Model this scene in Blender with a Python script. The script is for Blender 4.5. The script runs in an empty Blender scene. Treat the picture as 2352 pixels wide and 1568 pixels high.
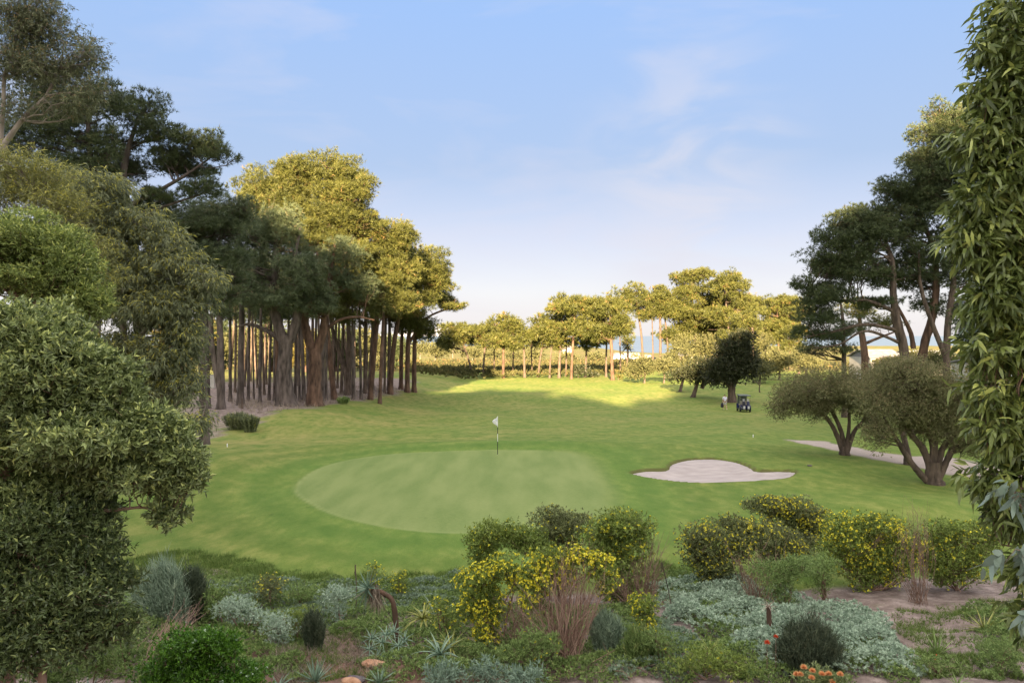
import bpy, math, random
import numpy as np
from mathutils import Vector
R = math.radians
PI = math.pi
scene = bpy.context.scene
col = scene.collection

# ------------------------------------------------------------------ camera
CAMZ = 6.66
F = 1700.0            # focal length in pixels of a 2352 px wide picture
HY = 770.0            # row of the horizon
cam_d = bpy.data.cameras.new('camera')
cam = bpy.data.objects.new('camera', cam_d)
col.objects.link(cam)
cam.location = (0, 0, CAMZ)
cam.rotation_euler = (R(90), 0, 0)
cam_d.sensor_width = 36
cam_d.lens = 36 * F / 2352
cam_d.shift_y = -(784 - HY) / 2352
cam_d.clip_start = 0.1
cam_d.clip_end = 40000
scene.camera = cam

# ------------------------------------------------------------------ light
SUN_AZ = R(5)        # travel direction, from +Y towards +X
SUN_EL = R(17)
w = bpy.data.worlds.new('World')
scene.world = w
w.use_nodes = True
nt = w.node_tree
for n in list(nt.nodes):
    nt.nodes.remove(n)
N = nt.nodes.new
L = nt.links.new
wo = N('ShaderNodeOutputWorld')
bg = N('ShaderNodeBackground')
sky = N('ShaderNodeTexSky')
sky.sky_type = 'NISHITA'
sky.sun_disc = False
sky.sun_elevation = SUN_EL
sky.sun_rotation = R(180) + SUN_AZ
sky.altitude = 50
sky.air_density = 1.0
sky.dust_density = 0.6
sky.ozone_density = 1.2
tc = N('ShaderNodeTexCoord')
mp = N('ShaderNodeMapping')
mp.inputs['Rotation'].default_value = (R(12), R(28), R(10))
mp.inputs['Scale'].default_value = (1.3, 1.0, 4.2)
L(tc.outputs['Generated'], mp.inputs['Vector'])
nz = N('ShaderNodeTexNoise')
nz.inputs['Scale'].default_value = 2.1
nz.inputs['Detail'].default_value = 6
nz.inputs['Roughness'].default_value = 0.52
nz.inputs['Distortion'].default_value = 0.5
L(mp.outputs[0], nz.inputs['Vector'])
cr = N('ShaderNodeMapRange')
cr.inputs['From Min'].default_value = 0.48
cr.inputs['From Max'].default_value = 0.74
cr.inputs['To Max'].default_value = 0.5
L(nz.outputs['Fac'], cr.inputs['Value'])
sep = N('ShaderNodeSeparateXYZ')
L(tc.outputs['Generated'], sep.inputs[0])
el_r = N('ShaderNodeValToRGB')
els = [(0.0, (3.05, 2.95, 2.95)), (.06, (2.95, 2.95, 3.05)), (.13, (2.35, 2.5, 2.95)), (.22, (1.56, 2.02, 2.78)), (.40, (1.32, 2.02, 3.30))]
while len(el_r.color_ramp.elements) < len(els): el_r.color_ramp.elements.new(.5)
for e_, (p_, c_) in zip(el_r.color_ramp.elements, els):
    e_.position = p_; e_.color = (c_[0] / 4, c_[1] / 4, c_[2] / 4, 1)
L(sep.outputs['Z'], el_r.inputs[0])
sc4 = N('ShaderNodeVectorMath'); sc4.operation = 'SCALE'; sc4.inputs['Scale'].default_value = 3.2
L(el_r.outputs[0], sc4.inputs[0])
hz = N('ShaderNodeMapRange')          # milky air low over the horizon
hz.interpolation_type = 'SMOOTHSTEP'
hz.inputs['From Min'].default_value = 0.62
hz.inputs['From Max'].default_value = 0.42
hz.inputs['To Max'].default_value = 0.9
L(sep.outputs['Z'], hz.inputs['Value'])
SKYK = 1.0
m1 = N('ShaderNodeMix'); m1.data_type = 'RGBA'
m1.inputs[7].default_value = (2.25, 2.15, 2.4, 1)
L(cr.outputs[0], m1.inputs[0])
tintn = N('ShaderNodeMix'); tintn.data_type = 'RGBA'; tintn.blend_type = 'MULTIPLY'
tintn.inputs[0].default_value = 1.0
tintn.inputs[7].default_value = (0.63, 0.57, 0.70, 1)
L(sky.outputs[0], tintn.inputs[6])
m2 = N('ShaderNodeMix'); m2.data_type = 'RGBA'
L(sc4.outputs[0], m2.inputs[7])
L(hz.outputs[0], m2.inputs[0])
L(tintn.outputs[2], m2.inputs[6])
L(m2.outputs[2], m1.inputs[6])
# added unseen brightening overhead and on the sun's side, lifts the ambient light
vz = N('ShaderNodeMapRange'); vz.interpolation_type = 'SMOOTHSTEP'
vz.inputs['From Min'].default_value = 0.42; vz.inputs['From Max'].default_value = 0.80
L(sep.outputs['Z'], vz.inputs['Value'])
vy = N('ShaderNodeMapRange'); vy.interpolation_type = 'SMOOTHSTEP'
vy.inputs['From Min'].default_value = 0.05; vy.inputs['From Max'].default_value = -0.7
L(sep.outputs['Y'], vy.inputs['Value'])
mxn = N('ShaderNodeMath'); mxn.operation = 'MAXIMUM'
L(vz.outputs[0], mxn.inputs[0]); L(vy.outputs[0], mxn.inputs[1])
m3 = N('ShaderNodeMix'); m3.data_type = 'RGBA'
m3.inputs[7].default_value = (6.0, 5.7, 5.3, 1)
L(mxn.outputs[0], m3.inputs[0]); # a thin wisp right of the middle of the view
wv = N('ShaderNodeVectorMath'); wv.operation = 'DISTANCE'; wv.inputs[1].default_value = Vector((.24, 1, .19)).normalized()
wmp = N('ShaderNodeMapping'); wmp.inputs['Scale'].default_value = (1, 1, .62); wmp.inputs['Location'].default_value = (0, 0, .07)
L(tc.outputs['Generated'], wmp.inputs[0]); L(wmp.outputs[0], wv.inputs[0])
wr = N('ShaderNodeMapRange'); wr.interpolation_type = 'SMOOTHSTEP'
wr.inputs['From Min'].default_value = .19; wr.inputs['From Max'].default_value = .02; wr.inputs['To Max'].default_value = .6
L(wv.outputs['Value'], wr.inputs['Value'])
wm2 = N('ShaderNodeMapping'); wm2.inputs['Rotation'].default_value = (0, R(52), 0); wm2.inputs['Scale'].default_value = (3.5, 2, 11)
L(tc.outputs['Generated'], wm2.inputs[0])
wn = N('ShaderNodeTexNoise'); wn.inputs['Scale'].default_value = 1.6; wn.inputs['Detail'].default_value = 7; wn.inputs['Distortion'].default_value = .8
L(wm2.outputs[0], wn.inputs['Vector'])
wr2 = N('ShaderNodeMapRange'); wr2.interpolation_type = 'SMOOTHSTEP'; wr2.inputs['From Min'].default_value = .38; wr2.inputs['From Max'].default_value = .7
L(wn.outputs['Fac'], wr2.inputs['Value'])
wmul = N('ShaderNodeMath'); wmul.operation = 'MULTIPLY'; L(wr.outputs[0], wmul.inputs[0]); L(wr2.outputs[0], wmul.inputs[1])
m4 = N('ShaderNodeMix'); m4.data_type = 'RGBA'; m4.inputs[7].default_value = (2.25, 2.2, 2.4, 1)
L(wmul.outputs[0], m4.inputs[0]); L(m1.outputs[2], m4.inputs[6])
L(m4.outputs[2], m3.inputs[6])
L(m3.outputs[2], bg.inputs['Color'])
bg.inputs['Strength'].default_value = 0.05
L(bg.outputs[0], wo.inputs[0])

sun_d = bpy.data.lights.new('sun', 'SUN')
sun_d.energy = 5.0
sun_d.angle = R(0.5)
sun_d.color = (1.0, 0.73, 0.42)
sun = bpy.data.objects.new('sun', sun_d)
col.objects.link(sun)
dvec = Vector((math.sin(SUN_AZ) * math.cos(SUN_EL), math.cos(SUN_AZ) * math.cos(SUN_EL), -math.sin(SUN_EL)))
sun.rotation_euler = dvec.to_track_quat('-Z', 'Y').to_euler()
sun.location = (-40, -60, 60)

vs = scene.view_settings
vs.view_transform = 'Standard'
vs.look = 'None'
vs.exposure = 2.85
vs.gamma = 1

# ------------------------------------------------------------------ ground shape
def ss(t):
    t = np.clip(t, 0, 1)
    return t * t * (3 - 2 * t)

YS = [-400, -260, -150, -115, -75, -40, 0, 8, 12, 16, 18.5, 21, 45, 50, 60, 83, 100, 118, 131, 160, 220, 350, 450, 600, 2500]
ZS = [58, 57, 54, 34, 9, 3.0, 2.2, 1.4, 0.95, 0.5, 0.12, 0.0, 0.0, -0.3, -0.85, -1.75, -1.6, -1.3, -1.05, -1.3, -1.7, -1.7, -6, -24, -40]  # the high ground behind the camera is added to carry the shade-casting trees

def ground_z(x, y):
    x = np.asarray(x, float); y = np.asarray(y, float)
    z = np.interp(y, YS, ZS)
    z = z + 1.25 * ss((-8 - x) / 10) * ss((y - 48) / 16) * ss((150 - y) / 20)
    z = z + 0.50 * np.exp(-((x - 15.5) / 5.5) ** 2 - ((y - 27.5) / 3.0) ** 2)
    z = z - 0.035 * np.clip(x - 16, 0, 40) * ss((y - 18) / 10) * ss((75 - y) / 20)
    z = z + 0.22 * np.exp(-((x + 1) / 9.0) ** 2 - ((y - 45.0) / 2.2) ** 2)      # back lip of the green
    z = z - 0.30 * np.exp(-((x + 10.5) / 2.2) ** 2 - ((y - 33.0) / 5.0) ** 2)   # swale left of the green
    z = z + 0.45 * np.exp(-((x + 15.5) / 3.2) ** 2 - ((y - 37.0) / 5.0) ** 2)
    z = z + 0.50 * np.exp(-((x + 2) / 14) ** 2 - ((y - 99) / 6.0) ** 2)
    z = z + 0.06 * np.sin(x * 0.53 + 1) * np.sin(y * 0.37 + 2) + 0.05 * np.sin(x * 0.21 + y * 0.29)
    z = z + 5.6 * np.exp(-((y - 430) / 60) ** 2) * (1 - np.exp(-((x - 78) / 24) ** 2)) * ss((y - 240) / 60)
    near = ss((20 - y) / 4)
    z = z + near * 0.09 * (np.sin(x * 2.3 + y) * np.sin(y * 2.9 - x * .7))
    return z

def gz(x, y):
    return float(ground_z(x, y))

def at(px, py, Y):
    return np.array([(px - 1176) / F * Y, Y, CAMZ - (py - HY) / F * Y])

def gp(px, py):
    """ground point seen at a picture position"""
    last = None
    for Y in np.concatenate([np.arange(8, 60, 0.1), np.arange(60, 420, 0.5)]):
        p = at(px, py, Y)
        if p[2] <= gz(p[0], Y):
            return np.array([p[0], Y, gz(p[0], Y)])
    return at(px, py, 400)

def onground(px, Y):
    x = (px - 1176) / F * Y
    return np.array([x, Y, gz(x, Y)])

# ------------------------------------------------------------------ materials
def new_mat(name):
    m = bpy.data.materials.new(name)
    m.use_nodes = True
    t = m.node_tree
    for n in list(t.nodes):
        t.nodes.remove(n)
    return m, t, t.nodes.new('ShaderNodeOutputMaterial')

def leafmat(name, dark, light, tip=None, rough=0.5, transl=0.25, spec=0.35):
    m, t, o = new_mat(name)
    a = t.nodes.new('ShaderNodeAttribute'); a.attribute_name = 'rnd'
    c = t.nodes.new('ShaderNodeValToRGB')
    c.color_ramp.elements[0].color = (*dark, 1); c.color_ramp.elements[0].position = 0.05
    c.color_ramp.elements[1].color = (*light, 1); c.color_ramp.elements[1].position = 0.85
    if tip:
        e = c.color_ramp.elements.new(0.97); e.color = (*tip, 1)
    t.links.new(a.outputs['Fac'], c.inputs[0])
    p = t.nodes.new('ShaderNodeBsdfPrincipled')
    p.inputs['Roughness'].default_value = rough
    p.inputs['Specular IOR Level'].default_value = spec
    t.links.new(c.outputs[0], p.inputs['Base Color'])
    tr = t.nodes.new('ShaderNodeBsdfTranslucent')
    t.links.new(c.outputs[0], tr.inputs['Color'])
    mx = t.nodes.new('ShaderNodeMixShader')
    mx.inputs[0].default_value = transl
    t.links.new(p.outputs[0], mx.inputs[1]); t.links.new(tr.outputs[0], mx.inputs[2])
    t.links.new(mx.outputs[0], o.inputs[0])
    return m

def noisemat(name, c1, c2, scale=3.0, stretch=(1, 1, 1), rough=0.85, bump=0.0, bscale=None, detail=6, spec=0.25, metallic=0.0, lo=.3, hi=.7):
    m, t, o = new_mat(name)
    tc = t.nodes.new('ShaderNodeTexCoord')
    mp = t.nodes.new('ShaderNodeMapping'); mp.inputs['Scale'].default_value = stretch
    t.links.new(tc.outputs['Object'], mp.inputs[0])
    n = t.nodes.new('ShaderNodeTexNoise'); n.inputs['Scale'].default_value = scale; n.inputs['Detail'].default_value = detail
    t.links.new(mp.outputs[0], n.inputs['Vector'])
    c = t.nodes.new('ShaderNodeValToRGB')
    c.color_ramp.elements[0].color = (*c1, 1); c.color_ramp.elements[0].position = lo
    c.color_ramp.elements[1].color = (*c2, 1); c.color_ramp.elements[1].position = hi
    t.links.new(n.outputs['Fac'], c.inputs[0])
    p = t.nodes.new('ShaderNodeBsdfPrincipled')
    p.inputs['Roughness'].default_value = rough
    p.inputs['Specular IOR Level'].default_value = spec
    p.inputs['Metallic'].default_value = metallic
    t.links.new(c.outputs[0], p.inputs['Base Color'])
    if bump:
        n2 = t.nodes.new('ShaderNodeTexNoise'); n2.inputs['Scale'].default_value = bscale or scale * 3; n2.inputs['Detail'].default_value = 8
        t.links.new(mp.outputs[0], n2.inputs['Vector'])
        b = t.nodes.new('ShaderNodeBump'); b.inputs['Strength'].default_value = bump; b.inputs['Distance'].default_value = 0.08
        t.links.new(n2.outputs['Fac'], b.inputs['Height'])
        t.links.new(b.outputs[0], p.inputs['Normal'])
    t.links.new(p.outputs[0], o.inputs[0])
    return m

M = {}
M['pine_bark'] = noisemat('pine_bark', (.034, .027, .024), (.165, .132, .118), 3.2, (1, 1, .28), .9, 1.0, 5)
M['red_bark'] = noisemat('red_bark', (.042, .027, .021), (.185, .112, .080), 3.2, (1, 1, .3), .9, .9, 5)
M['pale_bark'] = noisemat('pale_bark', (0.165, 0.135, 0.112), (0.375, 0.323, 0.277), 2.5, (1, 1, .3), .8, .4)
M['dark_bark'] = noisemat('dark_bark', (.05, .038, .032), (.17, .125, .10), 5, (1, 1, .25), .9, .9, 8)
M['twig'] = noisemat('twig', (.16, .10, .075), (.36, .24, .19), 6, (1, 1, .4), .85)
M['dry_twig'] = noisemat('dry_twig', (.22, .13, .10), (.42, .29, .23), 6, (1, 1, .4), .85)
M['needles'] = leafmat('needles', (.024, .036, .009), (.150, .158, .038), (.30, .16, .08), .55, .22)
M['dark_needles'] = leafmat('dark_needles', (.028, .045, .022), (.115, .145, .058), (.17, .12, .06), .5, .18)
M['blue_needles'] = leafmat('blue_needles', (.040, .062, .034), (.150, .185, .090), (.24, .18, .11), .5, .2)
M['gum_leaf'] = leafmat('gum_leaf', (.060, .080, .040), (.30, .33, .175), (.50, .47, .10), .45, .25)
M['gum_tip'] = leafmat('gum_tip', (.10, .11, .035), (.34, .35, .12), (.52, .48, .10), .5, .3)
M['shade_gum'] = leafmat('shade_gum', (.055, .070, .040), (.23, .25, .13), (.34, .24, .12), .5, .2)
M['broad_leaf'] = leafmat('broad_leaf', (.030, .055, .016), (.36, .43, .17), (.55, .60, .22), .36, .15, .5)
M['lime_leaf'] = leafmat('lime_leaf', (0.083, 0.127, 0.031), (0.363, 0.440, 0.132), (0.550, 0.594, 0.176), .4, .25, .5)
M['near_gum'] = leafmat('near_gum', (.040, .065, .014), (.25, .31, .085), (.45, .50, .14), .33, .25, .5)
M['bluish_leaf'] = leafmat('bluish_leaf', (.12, .17, .12), (.26, .34, .28), None, .4, .15, .5)
M['fine_olive'] = leafmat('fine_olive', (.075, .085, .036), (.31, .31, .145), (.40, .30, .18), .6, .25)
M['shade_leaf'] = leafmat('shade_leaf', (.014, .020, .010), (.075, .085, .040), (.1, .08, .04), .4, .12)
M['pale_foliage'] = leafmat('pale_foliage', (.055, .065, .024), (.18, .18, .075), (.26, .17, .10), .6, .25)
M['scrub'] = leafmat('scrub', (.045, .052, .018), (.125, .118, .042), (.20, .12, .06), .7, .2)
M['gold_foliage'] = leafmat('gold_foliage', (.07, .065, .018), (.22, .185, .05), (.30, .21, .07), .7, .25)
M['daisy_leaf'] = leafmat('daisy_leaf', (0.063, 0.103, 0.025), (0.356, 0.448, 0.103), (0.483, 0.529, 0.138), .42, .2, .4)
M['daisy_grey_leaf'] = leafmat('daisy_grey_leaf', (.060, .080, .032), (.30, .335, .14), (.42, .42, .17), .45, .2, .4)
M['yellow'] = leafmat('yellow_petals', (.70, .60, .03), (.90, .84, .10), None, .6, .2)
M['silver'] = leafmat('silver_leaf', (0.196, 0.276, 0.196), (0.575, 0.690, 0.552), (0.713, 0.805, 0.690), .7, .15)
M['grey_green'] = leafmat('grey_green', (0.110, 0.165, 0.110), (0.374, 0.473, 0.352), (0.462, 0.528, 0.374), .6, .2)
M['broom'] = leafmat('broom_stems', (.045, .065, .040), (.125, .155, .095), (.17, .17, .10), .6, .15)
M['shrub_leaf'] = leafmat('shrub_leaf', (.020, .040, .012), (.20, .26, .10), (.40, .46, .16), .38, .15, .5)
M['bright_green'] = leafmat('bright_green', (.030, .095, .012), (.16, .34, .035), (.50, .60, .30), .33, .2, .5)
M['herb'] = leafmat('herb', (0.075, 0.125, 0.037), (0.312, 0.425, 0.138), (0.450, 0.413, 0.175), .6, .2)
M['aloe'] = leafmat('aloe_leaf', (.10, .17, .12), (.25, .35, .26), None, .4, .1, .4)
M['yellow_aloe'] = leafmat('yellow_aloe', (.16, .19, .04), (.36, .36, .10), (.45, .22, .06), .45, .15, .4)
M['blue_leaf'] = leafmat('blue_leaf', (.09, .15, .11), (.28, .38, .28), (.40, .46, .34), .5, .15)
M['grass'] = leafmat('grass_blades', (.075, .125, .025), (.20, .28, .07), (.36, .32, .14), .7, .25)
M['straw'] = leafmat('straw', (.18, .14, .11), (.42, .35, .28), None, .8, .2)
M['peach'] = leafmat('peach_flower', (.75, .34, .13), (.9, .55, .30), (.9, .8, .7), .6, .15)
M['scarlet'] = leafmat('scarlet_flower', (.55, .05, .02), (.75, .14, .05), None, .6, .15)

def plain(name, c, rough=.6, metallic=0.0, spec=.4):
    c2 = tuple(min(1, v * 1.12) for v in c)
    c1 = tuple(v * .88 for v in c)
    return noisemat(name, c1, c2, 9, (1, 1, 1), rough, 0, spec=spec, metallic=metallic)

# ------------------------------------------------------------------ mesh building
class MB:
    def __init__(self):
        self.v = []; self.f = []; self.r = []; self.n = 0; self.smooth = []
    def add(self, v, f, r=None, smooth=False):
        v = np.asarray(v, float).reshape(-1, 3); f = np.asarray(f, int)
        if len(f) == 0: return
        self.v.append(v); self.f.append(f + self.n); self.n += len(v)
        self.r.append(np.full(len(f), .5) if r is None else np.broadcast_to(r, (len(f),)).astype(float))
        self.smooth.append(np.full(len(f), smooth))
    def build(self, name, mat, parent=None, origin=(0, 0, 0), loc=None):
        me = bpy.data.meshes.new(name)
        o = bpy.data.objects.new(name, me)
        col.objects.link(o)
        if self.v:
            v = np.concatenate(self.v) - np.asarray(origin, float)
            me.vertices.add(len(v)); me.vertices.foreach_set('co', v.astype(np.float32).ravel())
            loops = np.concatenate([f.ravel() for f in self.f])
            tot = np.concatenate([np.full(len(f), f.shape[1]) for f in self.f])
            st = np.concatenate([[0], np.cumsum(tot)[:-1]])
            me.loops.add(len(loops)); me.loops.foreach_set('vertex_index', loops.astype(np.int32))
            me.polygons.add(len(tot)); me.polygons.foreach_set('loop_start', st.astype(np.int32))
            me.polygons.foreach_set('loop_total', tot.astype(np.int32))
            me.polygons.foreach_set('use_smooth', np.concatenate(self.smooth))
            a = me.attributes.new('rnd', 'FLOAT', 'FACE')
            a.data.foreach_set('value', np.concatenate(self.r).astype(np.float32))
            me.update(calc_edges=True)
        me.materials.append(mat)
        if parent is not None:
            o.parent = parent
        if loc is not None:
            o.location = loc
        elif parent is None:
            o.location = origin
        return o

def tag(o, label=None, cat=None, group=None, kind=None):
    if label and len(label.split()) > 16: print('LONG', len(label.split()), label)
    if label: o['label'] = label
    if cat: o['category'] = cat
    if group: o['group'] = group
    if kind: o['kind'] = kind
    return o

def thing(name, loc, label, cat, group=None, rz=0.0):
    o = bpy.data.objects.new(name, None)
    col.objects.link(o)
    o.empty_display_size = 0.3
    o.location = tuple(float(a) for a in loc)
    o.rotation_euler = (0, 0, rz)
    return tag(o, label, cat, group)

def copy_tree(o, parent=None):
    c = o.copy(); col.objects.link(c); c.parent = parent
    for ch in list(o.children):
        copy_tree(ch, c)
    return c

def nrm(a):
    return a / np.maximum(np.linalg.norm(a, axis=-1, keepdims=True), 1e-9)

def tube(mb, pts, rad, sides=7, cap=False, wob=0.0, rng=None):
    pts = np.asarray(pts, float); n = len(pts)
    rad = np.broadcast_to(np.asarray(rad, float), (n,))
    tan = np.zeros_like(pts)
    tan[1:-1] = pts[2:] - pts[:-2]; tan[0] = pts[1] - pts[0]; tan[-1] = pts[-1] - pts[-2]
    tan = nrm(tan)
    ref = np.array([0.0, 0, 1]) if abs(tan[0][2]) < .9 else np.array([1.0, 0, 0])
    u = nrm(np.cross(tan, ref)); vv = np.cross(tan, u)
    a = np.linspace(0, 2 * PI, sides, endpoint=False)
    rr = rad[:, None] * np.ones(sides)
    if wob and rng is not None:
        rr = rr * (1 + wob * rng.standard_normal((n, sides)))
    V = pts[:, None, :] + rr[..., None] * (np.cos(a)[None, :, None] * u[:, None, :] + np.sin(a)[None, :, None] * vv[:, None, :])
    i = np.arange(n - 1)[:, None] * sides; j = np.arange(sides)[None, :]; k = (j + 1) % sides
    f = np.stack([i + j, i + k, i + sides + k, i + sides + j], -1).reshape(-1, 4)
    mb.add(V.reshape(-1, 3), f, smooth=True)
    if cap:
        for e, fl in ((0, True), (n - 1, False)):
            idx = np.arange(sides) + e * sides
            if fl: idx = idx[::-1]
            mb.add(V.reshape(-1, 3)[idx], [np.arange(sides)])

def spline(pts, n=10):
    """smooth curve through points"""
    pts = np.asarray(pts, float)
    if len(pts) < 3:
        t = np.linspace(0, 1, n)[:, None]
        return pts[0] * (1 - t) + pts[-1] * t
    P = np.vstack([2 * pts[0] - pts[1], pts, 2 * pts[-1] - pts[-2]])
    out = []
    m = len(pts) - 1
    for t in np.linspace(0, m - 1e-6, n):
        i = int(t); s = t - i
        a, b, c, d = P[i], P[i + 1], P[i + 2], P[i + 3]
        out.append(.5 * ((2 * b) + (c - a) * s + (2 * a - 5 * b + 4 * c - d) * s * s + (3 * b - a - 3 * c + d) * s ** 3))
    return np.array(out)

def rdir(rng, n):
    return nrm(rng.standard_normal((n, 3)))

# ---- foliage primitives (all vectorised)
def blades(mb, p, d, Ln, wd, rng, r):
    """thin triangles: needles, grass"""
    n = len(p)
    side = nrm(np.cross(d, rdir(rng, n))) * (np.broadcast_to(wd, (n,))[:, None] * .5)
    tip = p + d * np.broadcast_to(Ln, (n,))[:, None]
    V = np.stack([p - side, p + side, tip], 1).reshape(-1, 3)
    mb.add(V, np.arange(3 * n).reshape(-1, 3), r)

def leaves(mb, p, d, Ln, wd, rng, r, fold=.25, up=None):
    """leaf-shaped quads, slightly folded"""
    n = len(p)
    Ln = np.broadcast_to(Ln, (n,))[:, None]; wd = np.broadcast_to(wd, (n,))[:, None]
    q = rdir(rng, n) if up is None else nrm(up + .6 * rng.standard_normal((n, 3)))
    side = nrm(np.cross(d, q)); nn = np.cross(side, d)
    mid = p + d * Ln * .45
    V = np.stack([p, mid - side * wd * .5 + nn * wd * fold, p + d * Ln - nn * Ln * .12, mid + side * wd * .5 + nn * wd * fold], 1).reshape(-1, 3)
    mb.add(V, np.arange(4 * n).reshape(-1, 4), r)

def curved_leaves(mb, p, d, Ln, wd, rng, r, up):
    """long leaves in three pieces, bending towards the ground"""
    n = len(p)
    Ln = np.broadcast_to(Ln, (n,))[:, None]; wd = np.broadcast_to(wd, (n,))[:, None]
    side = nrm(np.cross(d, nrm(up + .7 * rng.standard_normal((n, 3))))); nn = np.cross(side, d)
    bend = np.array([0, 0, -1.0]) * rng.uniform(.05, .45, (n, 1)) + side * rng.uniform(-.25, .25, (n, 1))
    m1_ = p + d * Ln * .32 + bend * Ln * .10
    m2_ = p + d * Ln * .68 + bend * Ln * .42
    t_ = p + d * Ln * .95 + bend * Ln * .95
    f = .18
    V = np.stack([p, m1_ - side * wd * .5 + nn * wd * f, m1_ + side * wd * .5 + nn * wd * f, m2_ - side * wd * .38 + nn * wd * f, m2_ + side * wd * .38 + nn * wd * f, t_], 1).reshape(-1, 3)
    i = np.arange(n)[:, None] * 6
    mb.add(V, i + np.array([[1, 2, 4, 3]]), r, smooth=True)
    mb.add(V, i + np.array([[0, 2, 1]]), r, smooth=True)
    mb.add(V, i + np.array([[3, 4, 5]]), r, smooth=True)

def lump_points(c, rad, n, rng, nsub=8, subr=.48, flat=.8, core=.15):
    """points spread through lobed sub-clumps of an ellipsoid, with outward directions"""
    rad = np.asarray(rad, float)
    dirs = rdir(rng, nsub)
    dirs[:, 2] = dirs[:, 2] * .8 + .15
    sc = dirs * rng.uniform(.45, .8, (nsub, 1))
    sr = subr * rng.uniform(.65, 1.2, nsub)
    k = rng.choice(nsub, n, p=sr ** 2 / np.sum(sr ** 2))
    q = rdir(rng, n) * (rng.uniform(core, 1, (n, 1)) ** (1 / 2.4))
    q[:, 2] *= flat
    stray = rng.uniform(0, 1, (n, 1)) < .14
    q = np.where(stray, q * rng.uniform(1.1, 1.75, (n, 1)), q)
    u = sc[k] + q * sr[k][:, None]
    out = nrm(nrm(q) + .5 * u)
    return np.asarray(c, float) + u * rad, out, rng.uniform(0, 1, nsub)[k]

def fol_needles(mb, c, rad, n, rng, Ln=.3, wd=.03, k=8, hang=0.0):
    p, o, cr_ = lump_points(c, rad, n, rng, nsub=15, subr=.27, flat=.85)
    o = nrm(o + np.array([0, 0, .55 - hang]))
    P = np.repeat(p, k, 0); O = np.repeat(o, k, 0)
    d = nrm(O + .75 * rng.standard_normal((n * k, 3)))
    ln = Ln * rng.uniform(.7, 1.25, n * k)
    r = np.clip(.45 * np.repeat(cr_, k) + .35 * np.repeat(rng.uniform(0, 1, n), k) + .25 * rng.uniform(0, 1, n * k), 0, 1)
    blades(mb, P, d, ln, wd, rng, r)

def fol_leaves(mb, c, rad, n, rng, Ln=.08, wd=.03, k=6, droop=0.0, nsub=10, spread=.7, tip=0.0, curved=False):
    p, o, cr_ = lump_points(c, rad, n, rng, nsub=nsub, subr=1.42 / math.sqrt(nsub), flat=.9)
    o = nrm(o + np.array([0, 0, .35 - droop]))
    P = np.repeat(p, k, 0) + np.repeat(o, k, 0) * (rng.uniform(0, 1, (n * k, 1)) * Ln)
    O = np.repeat(o, k, 0)
    d = nrm(O + spread * rng.standard_normal((n * k, 3)) + np.array([0, 0, -droop * .8]))
    r = np.clip(.35 * np.repeat(cr_, k) + .3 * np.repeat(rng.uniform(0, 1, n), k) + .3 * rng.uniform(0, 1, n * k), 0, .9)
    if tip:
        top = (np.repeat(p[:, 2], k) - c[2]) / max(rad[2], .01)
        r = np.where((rng.uniform(0, 1, n * k) < tip * np.clip(.3 + top, 0, 1)), 1.0, r)
    if curved:
        curved_leaves(mb, P, d, Ln * rng.uniform(.45, 1.25, n * k), wd * rng.uniform(.7, 1.3, n * k), rng, r, O)
    else:
        leaves(mb, P, d, Ln * rng.uniform(.6, 1.25, n * k), wd * rng.uniform(.75, 1.25, n * k), rng, r, up=O)

K_ELL = 1.24
def pads(ell, rng):
    """ellipses (px, py, rx, ry, Y, n) seen in the photo -> 3D foliage pads with depth"""
    out = []
    for e in ell:
        px, py, rx, ry, Y = e[:5]
        n = e[5] if len(e) > 5 else 8
        c = at(px, py, Y); s = Y / F
        R3 = np.array([rx * s, rx * s * .85, ry * s]) * K_ELL
        pr = 1.08 * n ** (-1 / 3) + .09
        for i in range(n):
            d = rdir(rng, 1)[0]
            d[2] = d[2] * .9 + .1
            q = d * (rng.uniform(.35, max(.4, 1 - pr * .75)) if n > 1 else 0)
            r = R3 * pr * rng.uniform(.8, 1.2)
            r[2] = r[2] * .92
            out.append((c + q * R3, r))
    return out

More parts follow.
